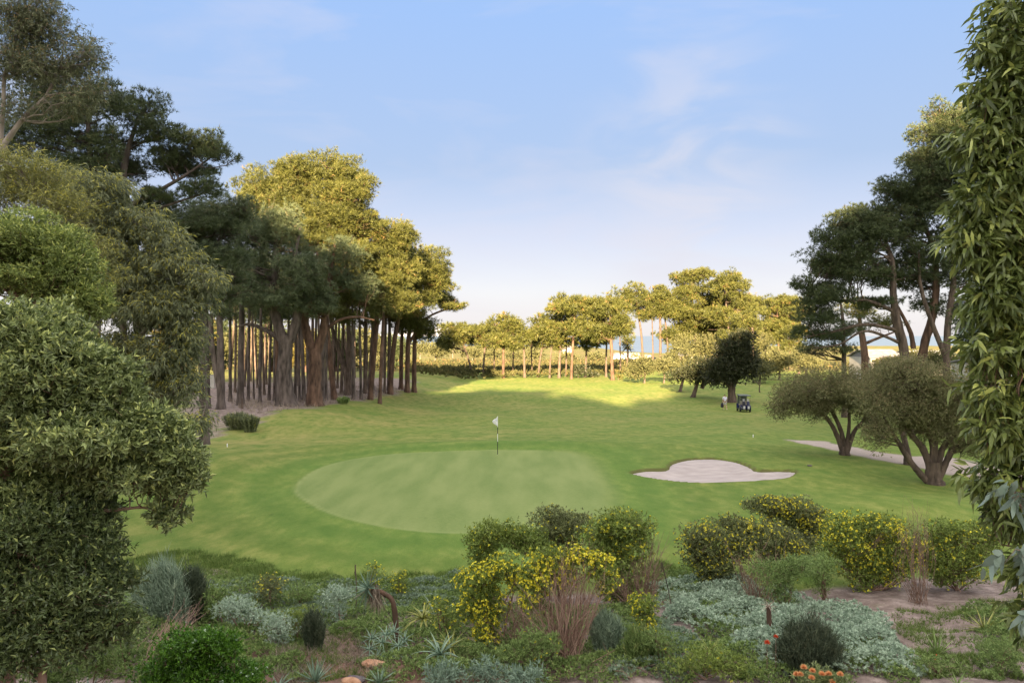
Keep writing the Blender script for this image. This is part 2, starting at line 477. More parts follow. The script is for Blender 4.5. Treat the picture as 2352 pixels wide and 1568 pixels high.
def build_tree(name, label, cat, group, base, stems, clumps, fol, leaf_m, bark_m, seed, trunk_flare=1.35,
               limb_k=.30, twigs=4, sides=9, sag=0.25, leaf_name='crown', limb_min=.015, limb_max=.3, extra=None):
    """stems: list of (points, radii). clumps: list of (centre, radii). fol: callable(mb, c, rad, rng)"""
    rng = np.random.default_rng(seed)
    root = thing(name, base, label, cat, group)
    tb = MB(); cb = MB()
    SP = []; SR = []
    for si, (pts, rr) in enumerate(stems):
        n = max(10, len(pts) * 5)
        P = spline(pts, n)
        Rr = np.interp(np.linspace(0, 1, n), np.linspace(0, 1, len(rr)), rr)
        if si == 0:
            h = np.linalg.norm(P - P[0], axis=1)
            Rr = Rr * (1 + (trunk_flare - 1) * np.exp(-h / (Rr[0] * 1.3)))
            P = np.vstack([P[0] - [0, 0, .25], P]); Rr = np.concatenate([[Rr[0] * 1.05], Rr])
        tube(tb, P, Rr, sides, wob=.05, rng=rng)
        SP.append(P); SR.append(Rr)
    AP = np.vstack(SP); AR = np.concatenate(SR)
    for c, rad in clumps:
        c = np.asarray(c, float)
        hd = np.hypot(AP[:, 0] - c[0], AP[:, 1] - c[1])
        cost = np.linalg.norm(AP - c, axis=1) + 3 * np.clip(AP[:, 2] - (c[2] - sag * hd), 0, None)
        cost[AP[:, 2] < AP[0, 2] + .15 * (c[2] - AP[0, 2])] += 50
        i = int(np.argmin(cost))
        a = AP[i]; ln = np.linalg.norm(c - a)
        r0 = min(limb_k * AR[i] + .008 * ln, limb_max, AR[i] * .9)
        r0 = max(r0, limb_min)
        mid = a + (c - a) * .5 + rng.standard_normal(3) * ln * .07 + np.array([0, 0, -.06 * ln])
        P = spline([a, mid, c], 7)
        P[1:-1] += rng.standard_normal((5, 3)) * ln * .018
        tube(tb, P, np.linspace(r0, max(r0 * .25, limb_min * .5), 7), 5)
        for k in range(twigs):
            s = P[rng.integers(3, 7)]
            e = c + rdir(rng, 1)[0] * np.asarray(rad) * rng.uniform(.6, 1.0)
            m = (s + e) / 2 + rng.standard_normal(3) * ln * .04
            tube(tb, np.array([s, m, e]), [r0 * .35 + limb_min * .3, r0 * .2 + limb_min * .2, limb_min * .3], 3)
        fol(cb, c, rad, rng)
    if extra: extra(tb, cb, rng, AP, AR)
    tb.build('trunk', bark_m, root, base)
    cb.build(leaf_name, leaf_m, root, base)
    return root

def nf(dens, Ln, wd, k=8, hang=0.0):
    """needle foliage whose number follows the pad's size"""
    def f(mb, c, rad, rng):
        n = max(8, int(2.5 * dens * (rad[0] * rad[2] + rad[0] * rad[1]) ))
        fol_needles(mb, c, rad, n, rng, Ln, wd, k, hang)
    return f

def lf(dens, Ln, wd, k=6, droop=0.0, tip=0.0, spread=.7, nsub=10, curved=False):
    def f(mb, c, rad, rng):
        n = max(6, int(1.5 * dens * (rad[0] * rad[2] + rad[0] * rad[1])))
        fol_leaves(mb, c, rad, n, rng, Ln, wd, k, droop, nsub, spread, tip, curved)
    return f

def box(mb, x0, x1, y0, y1, z0, z1):
    v = [(x, y, z) for z in (z0, z1) for y in (y0, y1) for x in (x0, x1)]
    mb.add(v, [(0, 2, 3, 1), (4, 5, 7, 6), (0, 1, 5, 4), (1, 3, 7, 5), (3, 2, 6, 7), (2, 0, 4, 6)])


# ------------------------------------------------------------------ the ground
def poly_sd(x, y, poly):
    """signed distance to a polygon, positive inside"""
    P = np.asarray(poly, float); Q = np.roll(P, -1, 0)
    dmin = np.full(x.shape, 1e9); inside = np.zeros(x.shape, bool)
    for (ax, ay), (bx, by) in zip(P, Q):
        ex, ey = bx - ax, by - ay
        t = np.clip(((x - ax) * ex + (y - ay) * ey) / (ex * ex + ey * ey + 1e-9), 0, 1)
        dmin = np.minimum(dmin, np.hypot(x - ax - t * ex, y - ay - t * ey))
        cnd = ((ay > y) != (by > y)) & (x < ex * (y - ay) / (ey + 1e-12) + ax)
        inside ^= cnd
    return np.where(inside, dmin, -dmin)

def smooth_closed(pts, n=8):
    P = np.asarray(pts, float); m = len(P); out = []
    for i in range(m):
        a, b, c, d = P[i - 1], P[i], P[(i + 1) % m], P[(i + 2) % m]
        for s in np.linspace(0, 1, n, endpoint=False):
            out.append(.5 * (2 * b + (c - a) * s + (2 * a - 5 * b + 4 * c - d) * s * s + (3 * b - a - 3 * c + d) * s ** 3))
    return np.array(out)

GREEN = smooth_closed([gp(*p)[:2] for p in [(680, 1130), (700, 1095), (770, 1064), (870, 1046), (1000, 1038), (1150, 1034), (1280, 1035), (1338, 1043), (1368, 1060),
                                            (1384, 1085), (1400, 1118), (1412, 1155), (1385, 1190), (1270, 1215), (1060, 1225), (930, 1216), (820, 1197), (735, 1168)]], 6)
BUNK_PX = [(1447, 1084), (1480, 1077), (1528, 1075), (1541, 1062), (1570, 1054), (1610, 1051), (1650, 1052), (1695, 1059), (1722, 1068), (1740, 1077),
           (1790, 1077), (1830, 1080), (1820, 1091), (1795, 1099), (1700, 1105), (1600, 1107), (1520, 1100), (1470, 1092)]
BUNK = smooth_closed([gp(*p)[:2] for p in BUNK_PX], 5)

ys = [-400, -300, -260, -220, -190, -170, -160, -150, -140, -130, -120, -110, -100, -90, -80, -70, -60, -50, -40, -30, -20, -10, -5, 0, 4]
y = 6.0
while y < 620:
    ys.append(y); y += max(.085, .0052 * y - .02) if y < 150 else .03 * y
ys += [700, 900, 1300, 2000, 2500]
ys = np.array(ys)
us = np.concatenate([np.linspace(-3, -1, 40, endpoint=False), np.linspace(-1, 1, 400), np.linspace(1, 3, 41)[1:]])
Yg, Ug = np.meshgrid(ys, us, indexing='ij')
Xg = Ug * np.where(Yg < 0, 45, 8 + .78 * np.clip(Yg, 5, None))
Zg = ground_z(Xg, Yg)
sdb = poly_sd(Xg, Yg, BUNK)
Zg = Zg - .45 * ss(sdb / .22)
nr, nc = Yg.shape
i = np.arange(nr - 1)[:, None] * nc; j = np.arange(nc - 1)[None, :]
gf = np.stack([i + j, i + j + 1, i + nc + j + 1, i + nc + j], -1).reshape(-1, 4)
gm = MB(); gm.add(np.stack([Xg, Yg, Zg], -1).reshape(-1, 3), gf, smooth=True)

def wob(x, y):
    return (np.sin(x * 1.1 + 2 * np.sin(y * .31)) + np.sin(y * .9 + 2 * np.sin(x * .43)) + .6 * np.sin(x * 2.7 - y * 1.9)) / 2.6

sdg = poly_sd(Xg, Yg, GREEN)
a_green = ss(sdg / (.12 + 1.6 * ss((Xg - .5) / 3.5)) + .5)
a_ring = np.exp(-(sdg / .10) ** 2) * .8 * ss((2 - Xg) / 3)                  # pale mown edge line
a_collar = ss((sdg + 3.6) / 2.2) * (1 - a_green)
a_mow = .5 + .5 * np.sin(sdg * 3.3 + .4 * np.sin(Xg * .4))
a_mow = np.where(sdg < 0, a_mow * ss((sdg + 9) / 5), 0)
la, lb = gp(830, 990), gp(1560, 1000)
yl = la[1] + (Xg - la[0]) * (lb[1] - la[1]) / (lb[0] - la[0]) + .3 * np.sin(Xg * .25)
a_mow = np.maximum(a_mow, np.exp(-((Yg - yl) / .28) ** 2) * ss((Xg - la[0]) / 3) * ss((lb[0] - Xg) / 3))
a_lip = ss((sdb + .10) / .1) * ss((.9 - sdb) / .1)
# bare sandy ground: pine grove floor, path, planted bank
grove = [gp(*p)[:2] for p in [(430, 985), (560, 965), (640, 948), (760, 930), (870, 912), (945, 893), (948, 872), (700, 865), (420, 880)]]
s_grove = poly_sd(Xg, Yg, grove) + 1.3 * wob(Xg, Yg)
patch = [gp(*p)[:2] for p in [(455, 1012), (520, 1000), (520, 985), (600, 968), (480, 950), (440, 980)]]
s_patch = poly_sd(Xg, Yg, patch) + .8 * wob(Xg * 1.3, Yg)
path_px = [(1800, 1008), (1900, 1014), (1990, 1033), (2090, 1047), (2200, 1052), (2350, 1085), (2350, 1118), (2200, 1092), (2080, 1068), (1960, 1046), (1880, 1026)]
s_path = poly_sd(Xg, Yg, [gp(*p)[:2] for p in path_px]) + .35 * wob(Xg * 1.7, Yg * 1.4)
edge_y = np.interp(Xg, [-16, -9, -5.5, -3.5, -1.5, 0, 3, 5, 8, 11, 14], [21.8, 21.2, 19.6, 18.6, 18.7, 18.8, 18.6, 17.8, 19.2, 20.1, 20.1])
s_bank = (edge_y - Yg) + .35 * wob(Xg * 1.2, Yg)
a_sand = ss(s_path / .5 + .5)
a_soil = np.maximum.reduce([ss(s_grove / 2.2 + .4), .8 * ss(s_patch / .8 + .4), ss(s_path / .5 + .5), ss(s_bank / .5 + .5)])
a_soil = np.where(Yg < 4, np.where(Yg < -45, 0, 1), a_soil)
a_red = .75 * ss((12.5 - Yg) / 3 + 1.2 + .3 * wob(Xg * 2, Yg * 2)) * ss((1.5 - Xg) / 2.5) * ss((Xg + 7) / 2)
a_dune = ss((Yg - 158) / 20) * (1 - .25 * ss((wob(Xg * .12, Yg * .15) - .1) / .4))
left_back = ss((Yg - 104) / 10) * ss((-20 - Xg) / 8)
a_dune = np.maximum(a_dune, .7 * left_back)
a_dry = .5 + .5 * wob(Xg * .35, Yg * .5)
a_dry = a_dry * ss((Yg - 34 - (Xg + 12) * .6) / 14) * .8 + .55 * ss((-6 - Xg) / 6) * a_dry
ground = gm.build('ground', None or bpy.data.materials.new('tmp'), None)
ground.data.materials.clear()
tag(ground, kind='structure')
for nm, arr in (('green', a_green), ('ring', a_ring), ('collar', a_collar), ('soil', a_soil), ('red', a_red), ('dune', a_dune), ('dry', a_dry), ('mow', a_mow), ('lip', a_lip), ('sand', a_sand)):
    at_ = ground.data.attributes.new(nm, 'FLOAT', 'POINT')
    at_.data.foreach_set('value', np.ascontiguousarray(arr, dtype=np.float32).ravel())

def ground_material():
    m, t, o = new_mat('turf_and_sand')
    n_ = t.nodes.new; l_ = t.links.new
    tc = n_('ShaderNodeTexCoord')
    def noise(scale, detail=6, rough=.6, stretch=None, rot=0):
        n = n_('ShaderNodeTexNoise'); n.inputs['Scale'].default_value = scale; n.inputs['Detail'].default_value = detail
        n.inputs['Roughness'].default_value = rough
        if stretch:
            mp = n_('ShaderNodeMapping'); mp.inputs['Scale'].default_value = stretch; mp.inputs['Rotation'].default_value = (0, 0, rot)
            l_(tc.outputs['Object'], mp.inputs[0]); l_(mp.outputs[0], n.inputs['Vector'])
        else:
            l_(tc.outputs['Object'], n.inputs['Vector'])
        return n.outputs['Fac']
    def ramp(f, stops):
        c = n_('ShaderNodeValToRGB')
        while len(c.color_ramp.elements) < len(stops): c.color_ramp.elements.new(.5)
        for e, (p, cl) in zip(c.color_ramp.elements, stops):
            e.position = p; e.color = (*cl, 1)
        l_(f, c.inputs[0]); return c.outputs[0]
    def mix(f, a, b):
        x = n_('ShaderNodeMix'); x.data_type = 'RGBA'
        if isinstance(f, float): x.inputs[0].default_value = f
        else: l_(f, x.inputs[0])
        l_(a, x.inputs[6])
        if isinstance(b, tuple): x.inputs[7].default_value = (*b, 1)
        else: l_(b, x.inputs[7])
        return x.outputs[2]
    def att(nm):
        a = n_('ShaderNodeAttribute'); a.attribute_name = nm; return a.outputs['Fac']
    def math_(op, a, b):
        x = n_('ShaderNodeMath'); x.operation = op
        for k, v in ((0, a), (1, b)):
            if isinstance(v, (int, float)): x.inputs[k].default_value = v
            else: l_(v, x.inputs[k])
        x.use_clamp = True
        return x.outputs[0]
    big = noise(.35, 5, .6); fine = noise(9, 6, .7); mid = noise(1.6, 6, .65, (1, .55, 1), .5)
    lawn = ramp(mid, [(.28, (.088, .142, .026)), (.5, (.145, .195, .042)), (.72, (.225, .250, .068))])
    dryf = math_('MULTIPLY', att('dry'), ramp(mid, [(.3, (0, 0, 0)), (.65, (1, 1, 1))]))
    lawn = mix(dryf, lawn, (.27, .245, .085))
    lawn = mix(math_('MULTIPLY', ramp(big, [(.45, (0, 0, 0)), (.7, (1, 1, 1))]), .5), lawn, (.085, .165, .030))
    collar = ramp(mid, [(.3, (.085, .170, .032)), (.7, (.135, .22, .046))])
    lawn = mix(math_('MULTIPLY', att('collar'), .5), lawn, collar)
    lawn = mix(math_('MULTIPLY', att('mow'), .42), lawn, (.070, .135, .024))
    stripe = noise(.55, 2, .5, (1.6, .35, 1), -.35)
    gr = ramp(stripe, [(.35, (.125, .178, .054)), (.65, (.190, .232, .084))])
    gr = mix(.25, gr, ramp(fine, [(.3, (.15, .22, .06)), (.7, (.30, .35, .13))]))
    c = mix(att('green'), lawn, gr)
    c = mix(math_('MULTIPLY', att('ring'), .45), c, (.27, .31, .13))
    soiln = noise(2.2, 9, .75)
    soil = ramp(soiln, [(.3, (.09, .068, .06)), (.5, (.23, .178, .162)), (.70, (.41, .335, .315))])
    red = ramp(soiln, [(.3, (.05, .03, .02)), (.55, (.17, .085, .055)), (.7, (.27, .17, .12))])
    soil = mix(att('red'), soil, red)
    soil = mix(math_('MULTIPLY', att('sand'), .7), soil, (.42, .36, .33))
    sf = math_('MULTIPLY', att('soil'), ramp(noise(3.1, 8, .7), [(.30, (.75, .75, .75)), (.45, (1, 1, 1))]))
    c = mix(sf, c, soil)
    dune = ramp(noise(.22, 8, .7), [(.35, (.10, .13, .035)), (.5, (.16, .145, .055)), (.65, (.21, .155, .08))])
    c = mix(att('dune'), c, dune)
    tex = ramp(noise(26, 5, .75), [(.30, (.62, .62, .62)), (.5, (1, 1, 1)), (.72, (1.0, 1.0, 1.0))])
    mul = n_('ShaderNodeMix'); mul.data_type = 'RGBA'; mul.blend_type = 'MULTIPLY'
    inv0 = n_('ShaderNodeMath'); inv0.operation = 'MULTIPLY_ADD'; inv0.inputs[1].default_value = -.6; inv0.inputs[2].default_value = .85
    l_(att('green'), inv0.inputs[0]); l_(inv0.outputs[0], mul.inputs[0]); l_(c, mul.inputs[6]); l_(tex, mul.inputs[7])
    c = mul.outputs[2]
    spots = ramp(noise(1.15, 3, .5, (1, .5, 1), .2), [(.70, (0, 0, 0)), (.74, (1, 1, 1))])
    c = mix(math_('MULTIPLY', math_('MULTIPLY', spots, .45), inv0.outputs[0]), c, (.05, .095, .02))
    c = mix(math_('MULTIPLY', att('lip'), .8), c, (.11, .10, .045))
    p = n_('ShaderNodeBsdfPrincipled')
    p.inputs['Roughness'].default_value = .9; p.inputs['Specular IOR Level'].default_value = .12
    l_(c, p.inputs['Base Color'])
    b = n_('ShaderNodeBump'); b.inputs['Strength'].default_value = .5; b.inputs['Distance'].default_value = .035
    inv = n_('ShaderNodeMath'); inv.operation = 'SUBTRACT'; inv.inputs[0].default_value = 1.0
    l_(att('green'), inv.inputs[1])
    hgt = math_('MULTIPLY', fine, math_('ADD', math_('MULTIPLY', inv.outputs[0], .8), .15))
    l_(hgt, b.inputs['Height']); l_(b.outputs[0], p.inputs['Normal'])
    l_(p.outputs[0], o.inputs[0])
    return m
ground.data.materials.append(ground_material())

# sand in the bunker: one sheet that dips in front and climbs at the back
bx0, by0 = BUNK.min(0) - .4; bx1, by1 = BUNK.max(0) + .4
gx, gy = np.meshgrid(np.arange(bx0, bx1, .09), np.arange(by0, by1, .09), indexing='ij')
sd = poly_sd(gx, gy, BUNK)
sz = ground_z(gx, gy) - .14 - .16 * ss(sd / 1.0) + .22 * ss((gy - 36.2) / 2.6) * ss(sd / .5)
sz = np.minimum(sz, ground_z(gx, gy) - .06)
sz = np.where(sd < -.02, sz - .2, sz)
keep = sd > -.12
sb = MB(); a, b_ = gx.shape
i = np.arange(a - 1)[:, None] * b_; j = np.arange(b_ - 1)[None, :]
sf_ = np.stack([i + j, i + b_ + j, i + b_ + j + 1, i + j + 1], -1).reshape(-1, 4)
kk = keep.ravel()
sf_ = sf_[kk[sf_].any(1)]
sb.add(np.stack([gx, gy, sz], -1).reshape(-1, 3), sf_, smooth=True)
M['bunker_sand'] = noisemat('bunker_sand', (.36, .315, .31), (.47, .415, .41), 1.3, (1, 2.5, 1), .95, .6, 14)
tag(sb.build('bunker_sand', M['bunker_sand']), kind='structure')

# sea and the faint far mountain
wm = MB()
wm.add([(-20000, 520, -22), (20000, 520, -22), (20000, 30000, -22), (-20000, 30000, -22)], [(0, 1, 2, 3)])
M['sea'] = noisemat('sea', (.10, .15, .22), (.13, .18, .26), .01, (1, 1, 1), .5, .0)
tag(wm.build('sea', M['sea']), kind='structure')
mm = MB()
xs_ = np.linspace(-7000, 2500, 90)
hh = 230 * np.exp(-((xs_ + 2000) / 1500) ** 2) + 130 * np.exp(-((xs_ + 700) / 700) ** 2) + 15 * np.sin(xs_ / 190) + 20
Vm = []
for k, (yy, f_) in enumerate(((21000, 0), (21400, .55), (22000, 1), (23500, 0))):
    Vm.append(np.stack([xs_ * 1.0, np.full(90, yy) + 200 * np.sin(xs_ / 300), -22 + hh * f_], -1))
Vm = np.stack(Vm, 0).reshape(-1, 3)
i = np.arange(3)[:, None] * 90; j = np.arange(89)[None, :]
mm.add(Vm, np.stack([i + j, i + j + 1, i + 90 + j + 1, i + 90 + j], -1).reshape(-1, 4), smooth=True)
M['hazed_rock'] = noisemat('hazed_rock', (.34, .36, .42), (.40, .41, .46), .002)  # distance haze is put into this pale blue-grey colour
tag(mm.build('mountain', M['hazed_rock']), kind='structure')

# ------------------------------------------------------------------ tall trees added out of view behind the camera to shade the near fairway
SD = np.array([math.sin(SUN_AZ), math.cos(SUN_AZ)]); SN = np.array([math.cos(SUN_AZ), -math.sin(SUN_AZ)])
TANE = math.tan(SUN_EL)
def shade_caster(s, edge_u, u0, k, rw):
    p = s * SN + u0 * SD
    h = TANE * (edge_u - u0) + 0.0
    base = np.array([p[0], p[1], gz(p[0], p[1])])
    top = h - base[2] - 4.2
    rng = np.random.default_rng(900 + k)
    cl = []
    for zz in np.arange(2.5, top - .5, 2.4):
        for q in range(3):
            a = rng.uniform(0, 2 * PI)
            f_ = 1.0 if zz < top * .8 else .75
            cl.append((base + np.array([math.cos(a) * rw * .45, math.sin(a) * rw * .45, zz]), (rw * .75 * f_, rw * .75 * f_, 2.3)))
    def fol(mb, c, rad, rng_):
        fol_leaves(mb, c, rad, 95, rng_, .8, .55, 3, 0, 8, .8)
    return build_tree('shade_caster_tree', 'tall unseen tree added behind the viewpoint to shade the near fairway', 'tree', 'added shade-casting trees behind the viewpoint', base,
                      [([base, base + [0, 0, top * .5], base + [0, 0, top - 1]], [.5, .35, .08])], cl, fol, M['dark_needles'], M['dark_bark'], 500 + k, twigs=0, sides=7)
k = 0
for s in np.arange(-58, 72, 4.2):
    eu = np.interp(s, [-60, -45, -30, -24.4, -23.3, -20, -17, -13, -7, -1.5, 4, 7, 10, 14, 17, 21, 25, 32, 45, 70], [118, 128, 132, 130, 98, 98, 109, 111, 108, 101, 90, 93, 99, 110, 122, 126, 140, 146, 146, 150])
    for row in (0, 1):
        shade_caster(s + row * 2.2, eu + (1.5 if row else 0) * math.sin(k * 2.1), -150 - 5 * row, k, 2.7); k += 1

# ------------------------------------------------------------------ trees
def PX(Y):
    return Y / F

def stem_px(pts, Y, radii_px):
    """stem given by picture points; the lowest one stands on the ground"""
    if np.isscalar(Y): Y = [Y] * len(pts)
    return [at(p[0], p[1], y_) for p, y_ in zip(pts, Y)], [r * Y[0] / F for r in radii_px]

def photo_tree(name, label, group, base_px, Y, stems, ell, fol, lm, bm, seed, cat='tree', **kw):
    """base_px: picture x of the foot; Y its distance. stems: lists of (px, py) and radii in picture pixels"""
    base = onground(base_px, Y)
    st = []
    for i, s in enumerate(stems):
        pts = [at(p[0], p[1], Y + (p[2] if len(p) > 2 else 0)) for p in s[0]]
        if i == 0: pts[0] = base.copy()
        st.append((pts, [r * Y / F for r in s[1]]))
    rng = np.random.default_rng(seed)
    cl = pads([(*e[:4], Y + e[4], e[5]) for e in ell], rng)
    return build_tree(name, label, cat, group, base, st, cl, fol, lm, bm, seed, **kw)

GV = 'pines of the grove left of the fairway'
# the two big forked pines at the front of the grove
photo_tree('pine_tree', 'biggest pine of the left grove, thick forked grey-brown trunk flaring into roots', GV, 657, 68.5,
    [([(657, 937), (652, 870), (656, 810), (655, 770)], [21, 17, 16, 15]),
     ([(655, 790), (634, 730), (628, 670), (632, 590), (640, 500)], [13, 11, 9, 7, 3]),
     ([(656, 800), (680, 740), (684, 680), (676, 600), (690, 520)], [12, 11, 9, 6, 3]),
     ([(645, 780), (610, 758), (575, 745), (545, 750)], [7, 5, 4, 2])],
    [(600, 560, 85, 100, 0, 13), (690, 640, 65, 70, -1, 9), (585, 680, 55, 45, -1, 6), (660, 530, 60, 50, 0, 6), (535, 610, 60, 60, -2, 7), (640, 690, 70, 36, -1, 6)],
    nf(13, .34, .040, 9), M['blue_needles'], M['pine_bark'], 11, limb_k=.3)
photo_tree('pine_tree', 'V-forked pine with a reddish foot, just right of the biggest trunk of the grove', GV, 722, 70.5,
    [([(722, 928), (722, 880), (724, 830), (722, 800)], [17, 15, 15, 14]),
     ([(722, 815), (706, 770), (700, 720), (712, 650), (730, 580)], [11, 10, 9, 6, 3]),
     ([(724, 815), (742, 765), (748, 710), (758, 640), (770, 560)], [11, 10, 9, 6, 3]),
     ([(745, 760), (780, 735), (820, 728), (860, 735)], [4.5, 3.5, 3, 1.5])],
    [(735, 690, 50, 50, -2, 7), (790, 610, 55, 60, 0, 8), (700, 600, 50, 60, 1, 6), (830, 670, 50, 42, 0, 6)],
    nf(13, .34, .040, 9), M['blue_needles'], M['red_bark'], 12)
# tall sunlit crowns behind them
photo_tree('pine_tree', 'tall pine with a broad golden sunlit dome, the highest crown of the left grove', GV, 640, 80,
    [([(640, 915), (636, 700), (642, 560), (650, 430)], [6, 5.5, 4.5, 2.5])],
    [(635, 455, 88, 80, 0, 17), (600, 510, 70, 70, 1, 9), (680, 520, 80, 70, -1, 10), (575, 440, 40, 40, 1, 5), (560, 500, 44, 44, 1, 5), (690, 400, 60, 40, 0, 7)],
    nf(13, .38, .046, 9), M['needles'], M['red_bark'], 13)
photo_tree('pine_tree', 'tall sunlit pine making the right shoulder of the golden dome above the left grove', GV, 768, 81,
    [([(768, 908), (752, 760), (745, 640), (750, 520), (756, 430)], [6.5, 6, 5.5, 4.5, 2.5])],
    [(750, 430, 88, 80, 0, 17), (800, 445, 72, 60, -1, 10), (770, 520, 85, 60, -1, 10), (725, 560, 70, 45, -2, 6), (825, 520, 60, 50, 0, 8), (800, 590, 60, 40, -2, 6)],
    nf(13, .38, .046, 9), M['needles'], M['red_bark'], 14)
photo_tree('pine_tree', 'golden pine crown stepping down to the right of the highest dome of the left grove', GV, 850, 84,
    [([(850, 905), (862, 780), (872, 660), (880, 560)], [6, 5.5, 4.5, 2.5])],
    [(878, 565, 78, 66, 0, 14), (850, 620, 75, 50, -1, 9), (910, 640, 70, 55, 0, 9), (920, 560, 46, 40, 0, 6), (830, 680, 60, 40, -2, 6), (900, 700, 60, 36, -2, 6)],
    nf(13, .38, .046, 9), M['needles'], M['red_bark'], 15)
photo_tree('pine_tree', 'sunlit pine near the right end of the left grove, its crown sloping down', GV, 896, 92,
    [([(896, 896), (905, 790), (925, 690), (945, 610)], [6, 5.5, 4.5, 2.2])],
    [(950, 620, 76, 62, 0, 14), (985, 640, 60, 45, 0, 9), (930, 690, 75, 45, -1, 9), (1010, 660, 40, 26, 0, 5)],
    nf(12, .4, .05, 9), M['needles'], M['red_bark'], 16)
photo_tree('pine_tree', 'last pine of the left grove, reddish trunk and a long limb reaching right', GV, 935, 96,
    [([(935, 889), (936, 840), (938, 780), (948, 715)], [6, 5.5, 5.5, 2.5]),
     ([(938, 790), (975, 735), (1020, 712), (1062, 705)], [3.5, 2.8, 2, 1])],
    [(950, 745, 60, 34, 0, 9), (1045, 702, 36, 14, 0, 6), (1000, 690, 50, 24, 0, 7), (905, 720, 45, 34, 0, 6), (975, 775, 30, 20, 1, 4)],
    nf(12, .4, .05, 9), M['needles'], M['red_bark'], 17)
for k, (bx, r_, lab, Yd) in enumerate([(921, 5, 'dark slim pine trunk, left of the reddish last trunks of the left grove', 98), (951, 5.5, 'reddish pine trunk at the very right end of the left grove', 97)]):
    photo_tree('pine_tree', lab, GV, bx, Yd, [([(bx, 888), (bx + 1, 800), (bx + 4, 735)], [r_, r_ * .9, 3])],
        [(bx + 5, 735, 32, 30, 0, 5)], nf(9, .4, .05, 8), M['needles'], M['red_bark'], 30 + k)

# slimmer trunks inside the grove  (foot x, foot y, half width, lean px, crown y)
slim = [(474, 913, 11, 3, 'smooth grey pine trunk at the left end of the grove beside the low white wall', 66),
        (508, 930, 11, -6, 'grey pine with two stems parting near its foot, at the left end of the grove', 64),
        (529, 905, 4.5, -3, 'thin black pine trunk just right of the two-stemmed grey pine', 78),
        (552, 921, 9, -2, 'stout dark pine trunk left of the slim trunks of the grove', 70),
        (570, 910, 3.6, 2, None, 80), (583, 905, 3, -3, None, 84), (597, 918, 3.8, 0, None, 76), (607, 899, 3.6, -3, None, 88), (618, 908, 4, 1, None, 82),
        (631, 912, 4.5, 0, None, 80), (678, 908, 4, 0, None, 82), (688, 914, 4.2, -2, None, 78), (698, 908, 5, -1, None, 80), (709, 911, 5, -2, None, 77),
        (741, 918, 4.5, 3, None, 76), (749, 912, 4.2, 5, None, 80), (765, 896, 3.4, 2, None, 90), (784, 898, 4, 4, None, 90),
        (800, 898, 9, -12, 'pine leaning left from a thick dark foot in the middle of the grove', 88),
        (812, 908, 4, 2, None, 82), (829, 907, 3.6, 2, None, 83), (839, 899, 6.5, 4, 'pine with sunlit red patches high on its trunk right of the leaning pine', 90),
        (848, 898, 5, 6, None, 92), (857, 894, 3.6, 2, None, 94), (872, 908, 4.5, 4, 'brown pine trunk standing forward on the grass near the right end of the grove', 80),
        (883, 897, 4, 4, None, 92), (893, 893, 5, 5, None, 95), (660, 900, 4, 0, None, 92), (540, 898, 4, 0, None, 92), (645, 899, 3.4, 0, None, 94), (724, 897, 4, 0, None, 95), (775, 893, 3.4, 0, None, 98)]
_r = np.random.default_rng(59)
for _k in range(20):
    slim.append((int(_r.uniform(520, 900)), 890, float(_r.uniform(2.2, 4.2)), float(_r.uniform(-10, 10)), None, float(_r.uniform(98, 118))))
for k, (bx, by, r_, ln_, lab, Yd) in enumerate(slim):
    rng = np.random.default_rng(60 + k)
    r_ *= rng.uniform(.8, 1.2); ln_ += rng.uniform(-5, 5)
    ty = 640 + rng.uniform(-40, 40)
    r_ *= .85
    st = [([(bx, by), (bx + ln_ * .5, 820), (bx + ln_, 740), (bx + ln_ * 1.3, ty)], [r_, r_ * .92, r_ * .8, r_ * .3])]
    if k == 1:
        st.append(([(506, 900), (494, 840), (486, 780), (484, 720)], [6, 6.5, 6, 5]))
    if k == 18:
        st[0] = ([(800, 898), (797, 860), (780, 810), (762, 750), (752, 690)], [9, 9, 5, 4, 2])
        st.append(([(799, 870), (802, 800), (800, 730), (803, 650)], [7, 6, 5, 3]))
    photo_tree('pine_tree', lab or 'slim dark straight pine trunk deep inside the left grove', GV, bx, Yd, st,
        [(bx + ln_, ty + 10, 34, 48, 0, 4), (bx + ln_ - 10, ty + 60, 38, 24, 0, 2)], nf(8, .42, .05, 8, .2), M['dark_needles'] if bx < 700 else M['needles'], M['dark_bark'] if Yd > 84 else (M['pine_bark'] if bx < 860 else M['red_bark']), 60 + k, twigs=5, limb_k=.4)

# nearer dark pines, upper left
photo_tree('pine_tree', 'dark pine against the sky left of the golden dome, bare curving trunk, long limbs', 'near dark pines on the left', 330, 38,
    [([(330, 1010), (318, 700), (300, 520), (282, 440), (290, 360), (318, 270)], [13, 11, 10, 9, 7, 3]),
     ([(300, 470), (360, 440), (430, 400), (500, 350)], [6, 4.5, 3.5, 1.5]),
     ([(300, 500), (390, 470), (480, 440)], [4, 3, 1.5])],
    [(322, 262, 62, 54, 0, 9), (375, 305, 60, 45, 0, 7), (455, 330, 60, 42, 0, 8), (500, 355, 45, 38, 0, 6), (430, 385, 70, 26, 1, 6), (270, 330, 50, 50, 1, 6),
     (350, 455, 60, 26, 0, 4), (250, 420, 50, 40, 0, 4), (548, 362, 14, 9, 0, 1), (470, 430, 60, 40, 0, 6), (400, 370, 70, 36, 1, 6), (300, 400, 70, 40, 1, 6), (340, 500, 80, 40, 1, 7), (200, 400, 70, 60, 1, 6)],
    nf(26, .22, .026, 10), M['dark_needles'], M['pine_bark'], 101, limb_k=.32, twigs=6)
